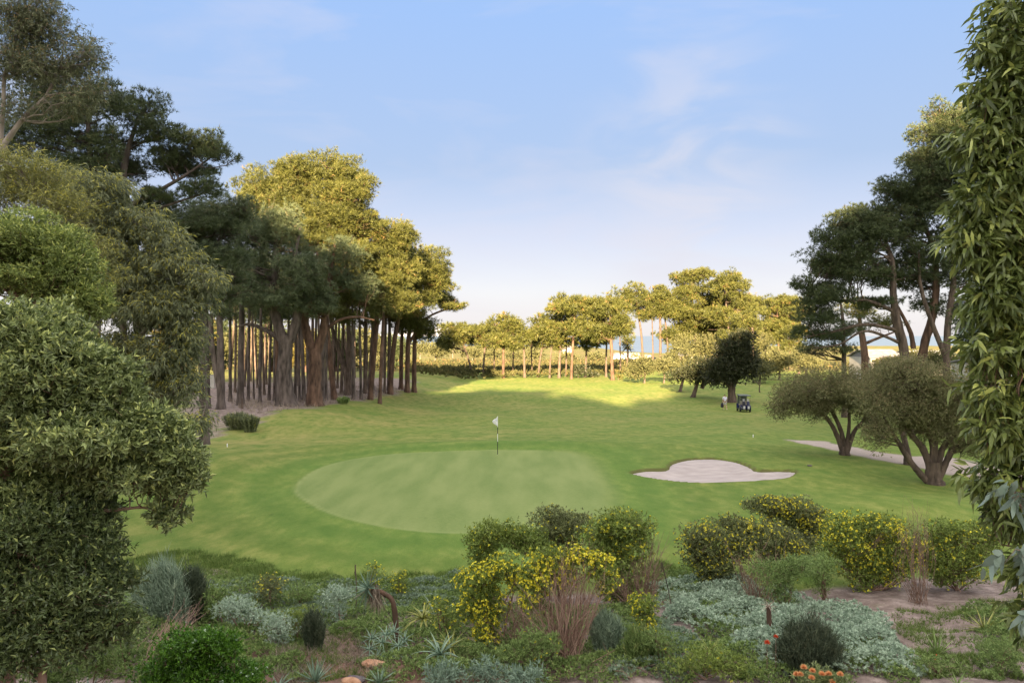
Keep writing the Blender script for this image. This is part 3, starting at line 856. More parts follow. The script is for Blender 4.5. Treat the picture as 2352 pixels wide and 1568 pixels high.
photo_tree('pine_tree', 'shaded pine with grey bare twigs, between the near dark pine and the grove', 'near dark pines on the left', 470, 45,
    [([(470, 985), (462, 760), (455, 620), (450, 480)], [10, 9, 7, 3])],
    [(450, 500, 100, 60, 0, 13), (520, 520, 70, 60, 0, 9), (400, 560, 80, 50, 0, 7), (500, 590, 75, 45, 0, 7), (560, 480, 40, 45, 0, 5), (540, 650, 45, 50, 0, 6), (470, 600, 60, 60, 0, 7), (500, 680, 60, 40, 0, 6)],
    nf(18, .26, .03, 10, .1), M['blue_needles'], M['pine_bark'], 102, twigs=12)
photo_tree('pine_tree', 'dark pine at the far upper left, mostly hidden behind the gum tree', 'near dark pines on the left', 205, 36,
    [([(205, 1050), (222, 700), (218, 480), (205, 330), (200, 200)], [13, 11, 9, 6, 3])],
    [(230, 250, 70, 65, 0, 9), (150, 290, 80, 60, 0, 9), (60, 330, 90, 70, 0, 9), (180, 370, 80, 45, 0, 7), (250, 340, 50, 50, 0, 5), (100, 210, 80, 70, 0, 8)],
    nf(24, .22, .028, 10), M['dark_needles'], M['pine_bark'], 103)

# gum trees on the left
def gum_limb(pts, Y, r0, r1):
    return (pts, [r0, r1])
photo_tree('gum_tree', 'tall gum tree with pale bare limbs filling the top left corner', 'gum trees on the left', -60, 27,
    [([(-60, 1300), (-70, 800), (-30, 450), (10, 330)], [22, 18, 13, 9]),
     ([(10, 330), (60, 265), (105, 222), (135, 160)], [6.5, 5, 4, 2]),
     ([(105, 222), (150, 214), (200, 225)], [3, 2.5, 1.2]),
     ([(0, 340), (8, 240), (12, 170), (40, 90)], [6, 4.5, 4, 1.5])],
    [(40, 40, 80, 50, 0, 10), (20, 150, 90, 60, 0, 9), (115, 70, 55, 55, 0, 8), (110, 165, 70, 55, 0, 8), (185, 145, 62, 70, 0, 11), (150, 240, 70, 45, 0, 6), (40, 250, 70, 40, 0, 4), (90, 20, 60, 50, 0, 7), (60, 110, 80, 60, 0, 9), (200, 210, 50, 40, 0, 5)],
    lf(62, .15, .026, 5, .45, .15, .7, 18), M['shade_gum'], M['pale_bark'], 111, limb_k=.35, twigs=6)
photo_tree('gum_tree', 'weeping gum tree with long hanging leaves and yellowish tips beside the pine grove', 'gum trees on the left', 210, 24,
    [([(210, 1240), (225, 1080), (262, 950), (285, 800), (270, 650), (240, 480)], [11, 10, 9, 8, 6, 3]),
     ([(290, 820), (360, 720), (420, 620)], [5, 4, 2])],
    [(210, 440, 95, 50, 0, 8), (280, 520, 90, 60, 0, 10), (390, 590, 70, 55, 0, 9), (440, 650, 75, 60, 0, 10), (300, 620, 100, 60, 0, 10), (330, 720, 95, 60, 0, 10),
     (430, 760, 60, 60, 0, 8), (380, 840, 80, 75, 0, 10), (430, 900, 45, 60, 0, 6), (300, 820, 70, 60, 0, 6), (450, 965, 40, 32, -1, 4), (100, 420, 80, 50, 0, 6), (240, 560, 80, 70, 0, 9), (240, 700, 80, 70, 0, 9), (250, 800, 70, 60, 0, 6), (340, 900, 70, 60, 0, 7), (400, 700, 80, 60, 0, 8), (180, 520, 80, 60, 0, 7)],
    lf(85, .19, .028, 6, .9, .3, .5, 16), M['gum_leaf'], M['pale_bark'], 112, limb_k=.3, twigs=5)
photo_tree('gum_tree', 'olive gum tree with yellow-green tips at the left edge above the broad-leaved trees', 'gum trees on the left', 20, 21,
    [([(20, 1300), (60, 900), (90, 650), (80, 450)], [10, 8, 6, 3])],
    [(40, 400, 110, 60, 0, 10), (130, 480, 90, 60, 0, 9), (20, 470, 80, 50, 0, 6), (200, 560, 70, 60, 0, 7), (220, 650, 60, 60, 0, 6)],
    lf(75, .13, .020, 6, .5, .35, .6, 18), M['gum_tip'], M['pale_bark'], 113)

# broad-leaved trees in the left foreground
photo_tree('broadleaf_tree', 'dense broad-leaved tree with a rounded top, behind the large near one on the left', 'broad-leaved trees in the left foreground', 40, 13,
    [([(40, 1650), (30, 1200), (40, 900), (60, 700)], [16, 14, 11, 5])],
    [(60, 560, 120, 62, 0, 14), (150, 620, 70, 60, 0, 10), (190, 690, 50, 40, 0, 6), (60, 650, 120, 50, 0, 9), (150, 700, 80, 50, 0, 7), (-40, 600, 80, 80, 0, 6)],
    lf(360, .085, .022, 6, .1, .35, .7, 18), M['lime_leaf'], M['twig'], 121, limb_k=.3, twigs=5)
photo_tree('broadleaf_tree', 'large near broad-leaved tree with a drooping branch over the lawn, left foreground', 'broad-leaved trees in the left foreground', 20, 9.5,
    [([(20, 1740), (0, 1400), (10, 1150), (40, 950), (80, 820)], [26, 22, 18, 12, 6]),
     ([(5, 1150), (90, 1115), (170, 1160), (240, 1172), (330, 1165), (385, 1185)], [8, 6, 5, 4, 3, 1.5]),
     ([(20, 1080), (140, 1010), (260, 980), (340, 1010)], [10, 8, 5, 2]),
     ([(20, 1180), (120, 1150), (230, 1090), (330, 1080)], [6, 4, 3, 1.5])],
    [(60, 770, 120, 80, 0, 12), (140, 850, 110, 80, 0, 12), (60, 900, 110, 80, -.3, 10), (230, 930, 90, 80, 0, 12), (200, 1010, 130, 70, -.3, 13), (330, 1000, 90, 62, 0, 11),
     (390, 1045, 78, 62, 0, 12), (415, 1110, 55, 50, 0, 8), (330, 1095, 90, 45, 0, 9), (385, 1185, 44, 38, 0, 6), (60, 1050, 120, 70, 0, 10), (190, 1100, 90, 42, .2, 6), (60, 1140, 110, 50, 0, 9), (150, 950, 110, 70, 0, 10), (280, 1070, 80, 50, 0, 7), (20, 1000, 90, 80, 0, 7), (250, 870, 60, 50, 0, 6), (30, 740, 70, 50, 0, 5)],
    lf(350, .090, .031, 6, .05, .25, .8, 26), M['broad_leaf'], M['twig'], 122, limb_k=.28, twigs=6, limb_min=.006)
photo_tree('broadleaf_shrub', 'dark broad-leaved shrub filling the lower left corner beneath the large tree', 'broad-leaved trees in the left foreground', 90, 9.2,
    [([(90, 1740), (100, 1500), (110, 1350)], [12, 9, 5])],
    [(60, 1240, 130, 70, .2, 12), (170, 1260, 100, 80, .1, 12), (210, 1350, 85, 70, 0, 10), (80, 1370, 120, 90, 0, 12), (160, 1450, 120, 70, 0, 12), (30, 1500, 90, 90, 0, 8), (250, 1430, 55, 60, 0, 5), (120, 1190, 130, 50, .2, 9), (20, 1300, 80, 80, .1, 6)],
    lf(300, .082, .027, 6, .05, .15, .8, 26), M['shrub_leaf'], M['twig'], 123, cat='shrub', limb_k=.3, twigs=6, limb_min=.006)

# right-hand shaded pines
RP = 'shaded pines on the right'
photo_tree('pine_tree', 'dark pine with long bare limbs sweeping left, leftmost of the big shaded right-hand pines', RP, 2082, 60,
    [([(2082, 960), (2078, 820), (2060, 740), (2052, 680), (2048, 600), (2020, 520)], [13, 11, 10, 8, 6, 2.5]),
     ([(2070, 760), (1990, 745), (1920, 760), (1850, 775)], [5, 4, 3, 1.5]),
     ([(2065, 720), (1990, 690), (1920, 690), (1860, 660)], [5, 4, 3, 1.5]),
     ([(2075, 790), (1990, 760), (1930, 790), (1870, 800)], [4, 3, 2, 1])],
    [(1890, 610, 66, 42, 0, 8), (1950, 520, 62, 48, 0, 9), (1900, 680, 62, 34, 0, 6), (2000, 560, 62, 50, 0, 7), (1855, 655, 34, 26, 0, 4), (1940, 600, 60, 45, 0, 6), (1870, 770, 50, 24, 1, 3),
     (1960, 640, 66, 40, 0, 7), (2020, 630, 55, 40, 0, 5), (1990, 510, 70, 50, 0, 8), (1915, 560, 60, 46, 0, 7), (1880, 700, 56, 28, 0, 5), (1900, 730, 60, 24, 0, 4), (2060, 640, 60, 34, 1, 3), (2020, 700, 60, 24, 1, 3)],
    nf(17, .26, .036, 10), M['dark_needles'], M['dark_bark'], 131, limb_k=.34, twigs=7)
photo_tree('pine_tree', 'shaded pine with a leaning reddish trunk in the middle of the right-hand group', RP, 2112, 61,
    [([(2112, 970), (2118, 820), (2138, 740), (2150, 660), (2140, 560), (2090, 460)], [11, 10, 9, 8, 5, 2.5]),
     ([(2098, 800), (2090, 760), (2060, 700)], [6, 5, 3])],
    [(2070, 455, 66, 50, 0, 9), (2020, 490, 50, 36, 0, 6), (2110, 510, 62, 50, 0, 8), (2060, 540, 60, 40, 0, 6), (2130, 400, 60, 50, 0, 8), (2160, 600, 50, 30, 0, 3), (2080, 590, 60, 36, 0, 5), (2110, 450, 70, 50, 0, 8), (2100, 640, 60, 36, 1, 4), (2150, 700, 50, 24, 1, 2)],
    nf(17, .26, .036, 10), M['dark_needles'], M['red_bark'], 132, twigs=8)
photo_tree('pine_tree', 'tallest shaded pine on the right, its tip catching gold light', RP, 2176, 60,
    [([(2176, 985), (2174, 830), (2178, 740), (2190, 640), (2185, 500), (2162, 330)], [9, 8, 7.5, 6.5, 5, 2.5]),
     ([(2172, 820), (2140, 740), (2115, 660), (2110, 580)], [6, 5, 4, 2])],
    [(2155, 262, 34, 40, 0, 5), (2140, 320, 55, 45, 0, 7), (2190, 340, 70, 70, 0, 8), (2160, 400, 75, 55, 0, 8), (2210, 450, 70, 60, 0, 7), (2150, 480, 70, 50, 0, 8), (2240, 560, 60, 50, 0, 5), (2180, 540, 60, 40, 0, 5), (2130, 370, 60, 50, 0, 7), (2200, 280, 40, 50, 0, 5), (2220, 640, 50, 50, 0, 5), (2190, 600, 50, 40, 0, 4), (2230, 700, 40, 40, 0, 3)],
    nf(17, .26, .036, 10), M['dark_needles'], M['dark_bark'], 133, twigs=8)
photo_tree('pine_tree', 'low dark pine bough mass at the right edge, behind the yellow shrub', RP, 2262, 52,
    [([(2262, 950), (2262, 820), (2255, 740)], [9, 7, 3])],
    [(2250, 750, 62, 44, 0, 8), (2290, 790, 60, 36, 0, 6), (2220, 790, 36, 20, 0, 3)],
    nf(18, .26, .036, 10), M['dark_needles'], M['dark_bark'], 134)
photo_tree('pine_tree', 'slim shaded pine with spreading twiggy lower limbs left of the white house on the right', RP, 1940, 72,
    [([(1940, 900), (1938, 820), (1936, 740), (1930, 690)], [6, 5, 4, 2])],
    [(1905, 765, 58, 26, 0, 5), (1960, 750, 46, 22, 0, 3), (1870, 800, 44, 20, 0, 4), (1925, 800, 40, 18, 0, 3)],
    nf(9, .28, .04, 9), M['dark_needles'], M['dark_bark'], 135, twigs=9)
photo_tree('pine_tree', 'pine with a sunlit orange trunk beside the white house on the right', RP, 1986, 100,
    [([(1986, 880), (1986, 820), (1980, 770), (1972, 720)], [8, 8, 7, 3]), ([(1984, 790), (2020, 775), (2060, 760)], [4, 3, 1.5])],
    [(1965, 715, 50, 30, 0, 4), (2030, 745, 46, 18, 0, 3)],
    nf(7, .36, .05, 9), M['needles'], M['red_bark'], 136, twigs=8)

# rounded trees right of the bunker
RT = 'rounded olive-green trees right of the bunker'
photo_tree('rounded_tree', 'rounded olive tree with a low forked black trunk standing in front of the sandy path', RT, 1940, 41.5,
    [([(1940, 1063), (1938, 1040), (1940, 1025)], [10, 9, 9]),
     ([(1938, 1045), (1918, 990), (1890, 950), (1850, 930), (1800, 925)], [6, 5, 4, 3, 1.5]),
     ([(1940, 1040), (1932, 990), (1905, 930), (1880, 880)], [6, 5, 4, 1.5]),
     ([(1945, 1040), (1962, 990), (1985, 960), (1990, 900)], [6, 4.5, 3, 1.5]),
     ([(1942, 1035), (1950, 980), (1950, 900)], [5, 4, 1.5])],
    [(1850, 905, 80, 56, 0, 13), (1930, 885, 82, 50, 0, 13), (1800, 935, 44, 42, 0, 6), (1975, 920, 50, 60, 0, 8), (1890, 935, 66, 45, 0, 8), (1990, 980, 36, 40, 0, 4)],
    lf(110, .085, .022, 7, .1, .2, .7, 18), M['fine_olive'], M['dark_bark'], 141, limb_k=.35, twigs=9)
photo_tree('rounded_tree', 'largest rounded olive tree, many stems rising from a thick pale-streaked foot, right of the bunker', RT, 2145, 33.8,
    [([(2145, 1136), (2143, 1100), (2143, 1060)], [19, 16, 15]),
     ([(2135, 1110), (2095, 1065), (2060, 1010), (2030, 960)], [8, 7, 5, 3]),
     ([(2138, 1080), (2120, 1030), (2085, 985), (2070, 920)], [8, 8, 6, 3]),
     ([(2143, 1070), (2140, 1010), (2110, 940), (2100, 870)], [8, 7, 5, 2]),
     ([(2150, 1090), (2165, 1030), (2200, 990), (2230, 960)], [8, 7, 5, 3]),
     ([(2155, 1100), (2178, 1050), (2190, 1030), (2215, 1022)], [8, 7, 7, 3]),
     ([(2146, 1060), (2150, 980), (2160, 900)], [7, 5, 2])],
    [(2090, 870, 85, 58, 0, 13), (2170, 900, 92, 62, 0, 14), (2060, 940, 75, 58, 0, 10), (2230, 940, 66, 60, 0, 9), (2120, 950, 90, 50, 0, 10), (2020, 1000, 52, 46, 0, 6), (2220, 1010, 60, 48, 0, 7), (2160, 990, 60, 40, 0, 4)],
    lf(130, .078, .02, 7, .1, .2, .7, 18), M['fine_olive'], M['dark_bark'], 142, limb_k=.33, twigs=9, trunk_flare=1.2)
photo_tree('rounded_tree', 'smaller olive tree half hidden behind the largest rounded tree, beside the path', RT, 2086, 39,
    [([(2086, 1085), (2082, 1030), (2070, 980), (2060, 920)], [9, 7, 5, 2])],
    [(2040, 900, 70, 55, 0, 8), (2090, 930, 60, 50, 0, 6)],
    lf(150, .085, .022, 7, .1, .2, .7), M['fine_olive'], M['dark_bark'], 143, twigs=7)

# dark leafy trees behind the cart
DT = 'dark leafy trees behind the golf cart'
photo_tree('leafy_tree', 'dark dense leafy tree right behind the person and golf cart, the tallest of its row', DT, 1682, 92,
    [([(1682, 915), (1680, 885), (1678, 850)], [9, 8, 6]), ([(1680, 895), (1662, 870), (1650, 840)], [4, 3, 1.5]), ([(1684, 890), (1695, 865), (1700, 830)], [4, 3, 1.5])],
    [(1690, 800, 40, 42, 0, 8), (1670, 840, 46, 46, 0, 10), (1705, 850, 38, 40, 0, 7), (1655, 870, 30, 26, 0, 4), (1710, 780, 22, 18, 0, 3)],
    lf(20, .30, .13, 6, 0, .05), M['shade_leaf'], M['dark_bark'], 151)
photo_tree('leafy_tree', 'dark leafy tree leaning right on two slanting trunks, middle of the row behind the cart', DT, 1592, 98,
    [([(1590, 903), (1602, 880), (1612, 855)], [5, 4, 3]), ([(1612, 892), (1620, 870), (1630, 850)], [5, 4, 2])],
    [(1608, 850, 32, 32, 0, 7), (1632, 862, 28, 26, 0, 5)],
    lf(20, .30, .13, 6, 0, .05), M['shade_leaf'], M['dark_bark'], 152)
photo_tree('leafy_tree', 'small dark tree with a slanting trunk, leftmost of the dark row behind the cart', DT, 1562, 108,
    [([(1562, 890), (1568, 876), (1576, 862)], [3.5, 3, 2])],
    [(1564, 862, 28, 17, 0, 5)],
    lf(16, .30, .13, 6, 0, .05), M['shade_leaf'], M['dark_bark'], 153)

# ------------------------------------------------------------------ far row of sunlit pines
FR = 'sunlit pines beyond the fairway'
# (trunk x, foot y, trunk top x, crown ellipses, half width, lean, label)
far = [
 (1085, 862, 1060, 780, [(1050, 765, 46, 28, 9), (1085, 775, 40, 24, 6), (1030, 790, 30, 22, 4)], 3, 'low spreading sunlit pine at the left end of the far row', 1),
 (1110, 866, 1115, 770, [(1108, 765, 44, 26, 8), (1125, 790, 36, 22, 5)], 3, 'rounded sunlit pine second from the left in the far row', 1),
 (1156, 868, 1157, 770, [(1155, 752, 38, 28, 8), (1150, 785, 42, 22, 6)], 4, 'sunlit pine with a pale straight trunk and pointed top, left in the far row', 1),
 (1205, 867, 1203, 790, [(1200, 770, 30, 22, 6), (1190, 795, 32, 18, 4)], 3.5, 'small pine with a dark bare trunk in the gap of the far row', 0),
 (1236, 866, 1250, 770, [(1248, 750, 34, 32, 7), (1232, 775, 22, 18, 3), (1262, 790, 30, 24, 4)], 3, 'leaning pine starting the taller middle group of the far row', 0),
 (1284, 868, 1290, 740, [(1290, 710, 36, 32, 8), (1270, 760, 36, 28, 5), (1300, 785, 30, 26, 4)], 4, 'pine with dark bare stems left of centre in the taller far group', 0),
 (1312, 871, 1320, 730, [(1325, 704, 48, 28, 10), (1330, 755, 40, 34, 7)], 3.5, 'broad flat-topped sunlit pine in the middle of the far row', 1),
 (1344, 866, 1352, 740, [(1365, 730, 36, 34, 6), (1350, 790, 34, 22, 4)], 3, 'thin-trunked pine between the flat-topped pine and the orange trunk', 0),
 (1407, 873, 1400, 720, [(1388, 705, 40, 34, 8), (1395, 755, 52, 36, 8), (1418, 715, 26, 40, 4)], 5, 'sunlit pine with a thick orange trunk in the middle of the far row', 1),
 (1392, 866, 1393, 760, [(1380, 780, 34, 20, 3)], 3, 'dark thin trunk just left of the thick orange one in the far row', 0),
 (1440, 850, 1442, 780, [(1440, 790, 16, 22, 3)], 2, 'small narrow conifer right of the orange trunk', 0),
 (1478, 816, 1462, 700, [(1462, 690, 42, 34, 9), (1480, 720, 30, 20, 4)], 3.5, 'tall bare-stemmed pine with an open umbrella crown over the sea gap', 0),
 (1517, 820, 1516, 700, [(1520, 685, 34, 28, 7), (1535, 715, 34, 26, 5)], 4, 'dark straight pine trunk right of the open umbrella crown', 0),
 (1535, 822, 1528, 720, [(1545, 700, 30, 30, 5), (1535, 770, 36, 20, 4)], 3, 'twisted dark pine beside the straight dark trunk over the sea gap', 0),
 (1600, 832, 1590, 690, [(1588, 640, 42, 28, 9), (1580, 680, 44, 26, 6), (1575, 720, 60, 28, 8)], 4, 'highest sunlit pine of the far row with a domed crown', 1),
 (1625, 830, 1612, 700, [(1620, 710, 46, 28, 6), (1600, 745, 46, 20, 5)], 4, 'dark slanting pine trunk under the highest far crown', 0),
 (1680, 850, 1668, 700, [(1668, 668, 54, 40, 12), (1700, 700, 40, 30, 6), (1650, 730, 40, 30, 5)], 4, 'large round-crowned sunlit pine right of the highest one', 1),
 (1730, 855, 1728, 740, [(1725, 740, 46, 36, 7), (1700, 780, 40, 24, 4)], 3, 'reddish sunlit pine above the dark leafy tree', 1),
 (1790, 850, 1785, 730, [(1785, 710, 52, 34, 10), (1815, 740, 40, 30, 6), (1770, 760, 46, 30, 6)], 3.5, 'orange-tinted round pine at the right end of the far row', 1),
 (1835, 860, 1835, 770, [(1835, 770, 40, 26, 5), (1815, 800, 30, 18, 3)], 3, 'low sunlit pine in the far row behind the shaded right-hand pines', 1),
 (1262, 868, 1268, 780, [(1268, 775, 40, 34, 8)], 2.5, 'bushy low pine filling the gap beside the leaning far pine', 1),
 (1655, 846, 1650, 770, [(1640, 770, 56, 36, 9)], 3, 'low bushy sunlit pine under the large round-crowned one', 1),
 (1760, 850, 1756, 780, [(1760, 770, 50, 40, 9)], 3, 'low bushy orange-tinted pine behind the tallest dark leafy tree', 1),
 (1575, 840, 1570, 760, [(1565, 765, 50, 34, 8)], 3, 'bushy sunlit pine below the highest crown, left side', 1),
 (1135, 864, 1135, 775, [(1132, 772, 34, 26, 7)], 2.2, 'narrow sunlit pine between the rounded one and the pale-trunked one in the far row', 0),
 (1178, 862, 1180, 775, [(1180, 770, 30, 26, 6)], 2.2, 'thin pine just right of the pointed far pine', 0),
 (1222, 862, 1220, 790, [(1222, 782, 26, 24, 5)], 2, 'low pine right of the dark bare trunk in the far gap', 0),
 (1300, 864, 1302, 760, [(1308, 760, 40, 34, 7)], 2.5, 'dense lower pine crown under the flat-topped far pine', 0),
 (1425, 858, 1424, 770, [(1428, 752, 26, 28, 5)], 2.2, 'thin pine just right of the thick orange trunk', 0),
 (1500, 830, 1498, 740, [(1498, 722, 24, 22, 4)], 2.2, 'thin dark pine between the umbrella crown and the straight dark trunk', 0),
 (1640, 838, 1640, 720, [(1642, 700, 36, 34, 6), (1630, 740, 44, 28, 6)], 2.8, 'pine filling the space between the two highest far crowns', 0),
 (1715, 845, 1712, 730, [(1712, 715, 40, 34, 7)], 2.8, 'pine on the right shoulder of the large round-crowned one', 0),
 (1815, 850, 1812, 740, [(1822, 715, 36, 32, 7)], 2.8, 'pine at the right end of the far row touching the shaded pines', 0),
]
for k, (bx, by, tx, ty, ell, hw, lab, warm) in enumerate(far):
    g = gp(bx, by); Yd = float(g[1])
    if by < 835: Yd = 178.0
    if Yd > 185: Yd = 180.0
    photo_tree('pine_tree', lab, FR, bx, Yd,
        [([(bx, by), (bx + (tx - bx) * .35, by + (ty - by) * .45), (tx, ty), (ell[0][0], ell[0][1] - ell[0][3] * .3)], [hw * .85, hw * .72, hw * .6, hw * .22])],
        [(e[0], e[1], e[2], e[3], 0, e[4]) for e in ell], nf(4.6, .62, .10, 9, .05), M['needles'], M['red_bark'] if bx in (1156, 1407, 1312, 1790) else M['dark_bark'], 200 + k, twigs=5, sides=7, limb_k=.42, limb_min=.05)

# rounded pale shrubs and small trees in front of and behind the row
bush_far = [(1480, 880, [(1478, 838, 30, 22, 8), (1465, 855, 20, 14, 3)], 'pale rounded small tree with light stems, left of the dark leafy row'),
            (1525, 880, [(1522, 842, 30, 22, 8)], 'pale rounded small tree just left of the dark slanting trunks'),
            (1560, 868, [(1562, 828, 34, 24, 8)], 'yellowish shrub mass behind the leftmost dark tree'),
            (1745, 880, [(1748, 852, 26, 22, 6)], 'pale yellow shrub right of the tallest dark leafy tree'),
            (1790, 872, [(1792, 832, 40, 34, 9)], 'sunlit bushy tree left of the rounded olive trees'),
            (1850, 868, [(1850, 830, 40, 26, 8)], 'sunlit pinkish shrub behind the first rounded olive tree'),
            (1620, 850, [(1600, 800, 60, 34, 9)], 'golden undergrowth tree below the highest far pine'),
            (1720, 850, [(1730, 800, 44, 36, 8)], 'golden undergrowth tree behind the tallest dark leafy tree'),
            (2040, 880, [(2042, 842, 50, 22, 8)], 'sunlit shrub in front of the dark-roofed white house on the right'),
            (2140, 880, [(2140, 834, 60, 24, 9)], 'sunlit shrub hiding the lower part of the white building on the right'),
            (2262, 925, [(2262, 862, 32, 32, 8)], 'bright yellow shrub glowing beside the white house at the right edge')]
for k, (bx, by, ell, lab) in enumerate(bush_far):
    Yd = min(float(gp(bx, by)[1]), 165)
    if bx > 2200: Yd = 92
    photo_tree('small_tree', lab, 'sunlit shrubs and small trees beyond the fairway', bx, Yd,
        [([(bx, by), (bx + 1, (by + ell[0][1]) / 2), (ell[0][0], ell[0][1])], [2.2, 1.8, 1])],
        [(e[0], e[1], e[2], e[3], 0, e[4]) for e in ell], lf(7.5, .42, .15, 6, 0, 0), M['gold_foliage'] if bx > 2200 else M['pale_foliage'], M['dark_bark'], 260 + k, twigs=4, sides=6, limb_min=.04)
# dark low shrubs at the feet of the far pines
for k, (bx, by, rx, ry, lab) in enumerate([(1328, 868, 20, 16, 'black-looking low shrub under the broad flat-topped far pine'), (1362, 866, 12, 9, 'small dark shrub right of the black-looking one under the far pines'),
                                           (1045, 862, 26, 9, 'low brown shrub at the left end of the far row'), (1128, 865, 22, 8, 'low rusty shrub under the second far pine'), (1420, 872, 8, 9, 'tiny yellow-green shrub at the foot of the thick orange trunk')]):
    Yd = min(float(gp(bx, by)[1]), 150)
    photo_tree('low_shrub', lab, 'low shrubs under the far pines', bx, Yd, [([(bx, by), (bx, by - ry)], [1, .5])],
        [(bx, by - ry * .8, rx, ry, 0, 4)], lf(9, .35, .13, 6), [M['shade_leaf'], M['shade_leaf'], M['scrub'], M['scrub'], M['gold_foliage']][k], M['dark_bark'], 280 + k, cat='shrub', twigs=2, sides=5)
# thin bare sapling right of the cart
photo_tree('sapling', 'thin leafless sapling on the sunlit grass right of the golf cart', None, 1745, 106,
    [([(1745, 903), (1744, 893), (1745, 884)], [1.6, 1.3, 1.0]), ([(1745, 886), (1738, 878), (1730, 876)], [.8, .7, .4]), ([(1745, 885), (1752, 878), (1759, 880)], [.8, .7, .4]), ([(1744, 886), (1744, 874)], [.7, .3])],
    [(1742, 879, 12, 4, 0, 2)], lf(4, .25, .08, 5), M['pale_foliage'], M['dark_bark'], 299, limb_min=.02)

# warm trees glimpsed behind the grove
for k, (bx, Yd, top, rx, lab) in enumerate([(420, 135, 720, 60, 0), (500, 150, 740, 60, 0), (560, 140, 760, 50, 0), (625, 155, 740, 60, 0), (700, 150, 760, 50, 0), (770, 160, 750, 50, 0), (840, 165, 760, 45, 0), (900, 170, 770, 40, 0)]):
    b = onground(bx, Yd); by = HY + (CAMZ - b[2]) / Yd * F
    photo_tree('small_tree', 'sunlit tree glimpsed between the trunks of the left grove', 'trees behind the left grove', bx, Yd,
        [([(bx, by), (bx + 3, by - 40), (bx, top + 20)], [4, 3, 1.5])], [(bx, (top + by) / 2 - 5, rx, (by - top) / 2 * .95, 0, 12)],
        lf(6, .5, .18, 6), [M['gold_foliage'], M['dark_needles'], M['pale_foliage'], M['dark_needles']][k % 4], M['red_bark'], 300 + k, twigs=3, sides=6)
# hazy pale trees far behind, between the grove and the far row
for k, (bx, Yd, cy, rx, ry) in enumerate([(965, 230, 800, 24, 14), (1000, 220, 806, 28, 14), (1040, 235, 800, 26, 16), (1085, 240, 812, 26, 12), (1130, 230, 818, 22, 12), (1180, 240, 815, 26, 12), (1225, 235, 815, 22, 12), (1300, 230, 822, 26, 10), (1370, 240, 822, 22, 9)]):
    b = onground(bx, Yd)
    photo_tree('small_tree', 'pale distant tree on the scrubby dune behind the far pines', 'pale trees on the dune', bx, Yd,
        [([(bx, 830), (bx, 820), (bx, cy)], [1.4, 1.2, .6])], [(bx, cy, rx, ry, 0, 6)], lf(3.2, .7, .25, 5), M['pale_foliage'], M['pale_bark'], 320 + k, twigs=3, sides=5)

# near gum at the right edge, leaves close to the viewer
photo_tree('gum_tree', 'near gum tree with long glossy sickle leaves hanging down the whole right edge', 'gum trees at the right edge', 2720, 6.0,
    [([(2720, 2150), (2700, 1500), (2680, 900), (2600, 300), (2560, -100)], [34, 30, 26, 18, 9]),
     ([(2690, 1250), (2520, 1080), (2380, 1030), (2270, 1040)], [9, 7, 4, 1.5]),
     ([(2685, 1000), (2540, 760), (2400, 700), (2300, 690)], [9, 7, 4, 1.5]),
     ([(2660, 800), (2500, 480), (2380, 420), (2260, 430)], [9, 7, 4, 1.5]),
     ([(2620, 400), (2480, 200), (2370, 140), (2300, 150)], [9, 7, 4, 1.5]),
     ([(2700, 1500), (2520, 1330), (2400, 1270), (2300, 1250)], [8, 6, 4, 1.5])],
    [(2380, 100, 56, 54, 0, 8), (2310, 195, 54, 45, 0, 8), (2375, 260, 85, 63, 0, 12), (2295, 330, 47, 54, 0, 8), (2350, 420, 93, 67, 0, 14), (2320, 540, 76, 54, 0, 11), (2380, 560, 68, 72, 0, 9),
     (2330, 650, 78, 57, 0, 11), (2390, 760, 76, 63, 0, 10), (2350, 800, 68, 36, 0, 7), (2380, 900, 59, 45, 0, 7), (2315, 990, 64, 39, 0, 9), (2370, 1060, 68, 54, 0, 10), (2295, 1110, 59, 36, 0, 8),
     (2350, 1180, 64, 50, 0, 10), (2400, 1290, 61, 63, 0, 8), (2355, 1310, 40, 45, 0, 5), (2400, 1420, 51, 63, 0, 6), (2430, 200, 68, 108, 0, 8), (2450, 700, 68, 180, 0, 8), (2300, 690, 60, 60, 0, 7), (2335, 40, 60, 56, 0, 8), (2298, 110, 46, 50, 0, 7), (2268, 215, 42, 50, 0, 6), (2250, 330, 46, 50, 0, 7), (2250, 450, 50, 50, 0, 7), (2250, 570, 50, 60, 0, 7), (2265, 900, 44, 40, 0, 5), (2280, 800, 50, 40, 0, 5), (2450, 1150, 68, 180, 0, 8)],
    lf(360, .125, .027, 5, .65, .2, .85, 20, True), M['near_gum'], M['twig'], 401, limb_k=.25, twigs=5, limb_min=.004)
tree_b = photo_tree('shrub_shoots', 'blue-grey broad juvenile gum leaves on shoots at the lower right edge', 'gum trees at the right edge', 2500, 5.6,
    [([(2500, 2200), (2440, 1500), (2380, 1250), (2330, 1130)], [7, 5, 3.5, 1.5]), ([(2440, 1500), (2400, 1420), (2360, 1350)], [4, 3, 1])],
    [(2335, 1125, 34, 36, -.2, 2), (2350, 1270, 40, 40, -.2, 2), (2345, 1400, 30, 30, -.2, 1)],
    lf(26, .15, .05, 4, .8, 0, .7, 10, True), M['bluish_leaf'], M['twig'], 402, cat='shrub', twigs=2, limb_min=.003)

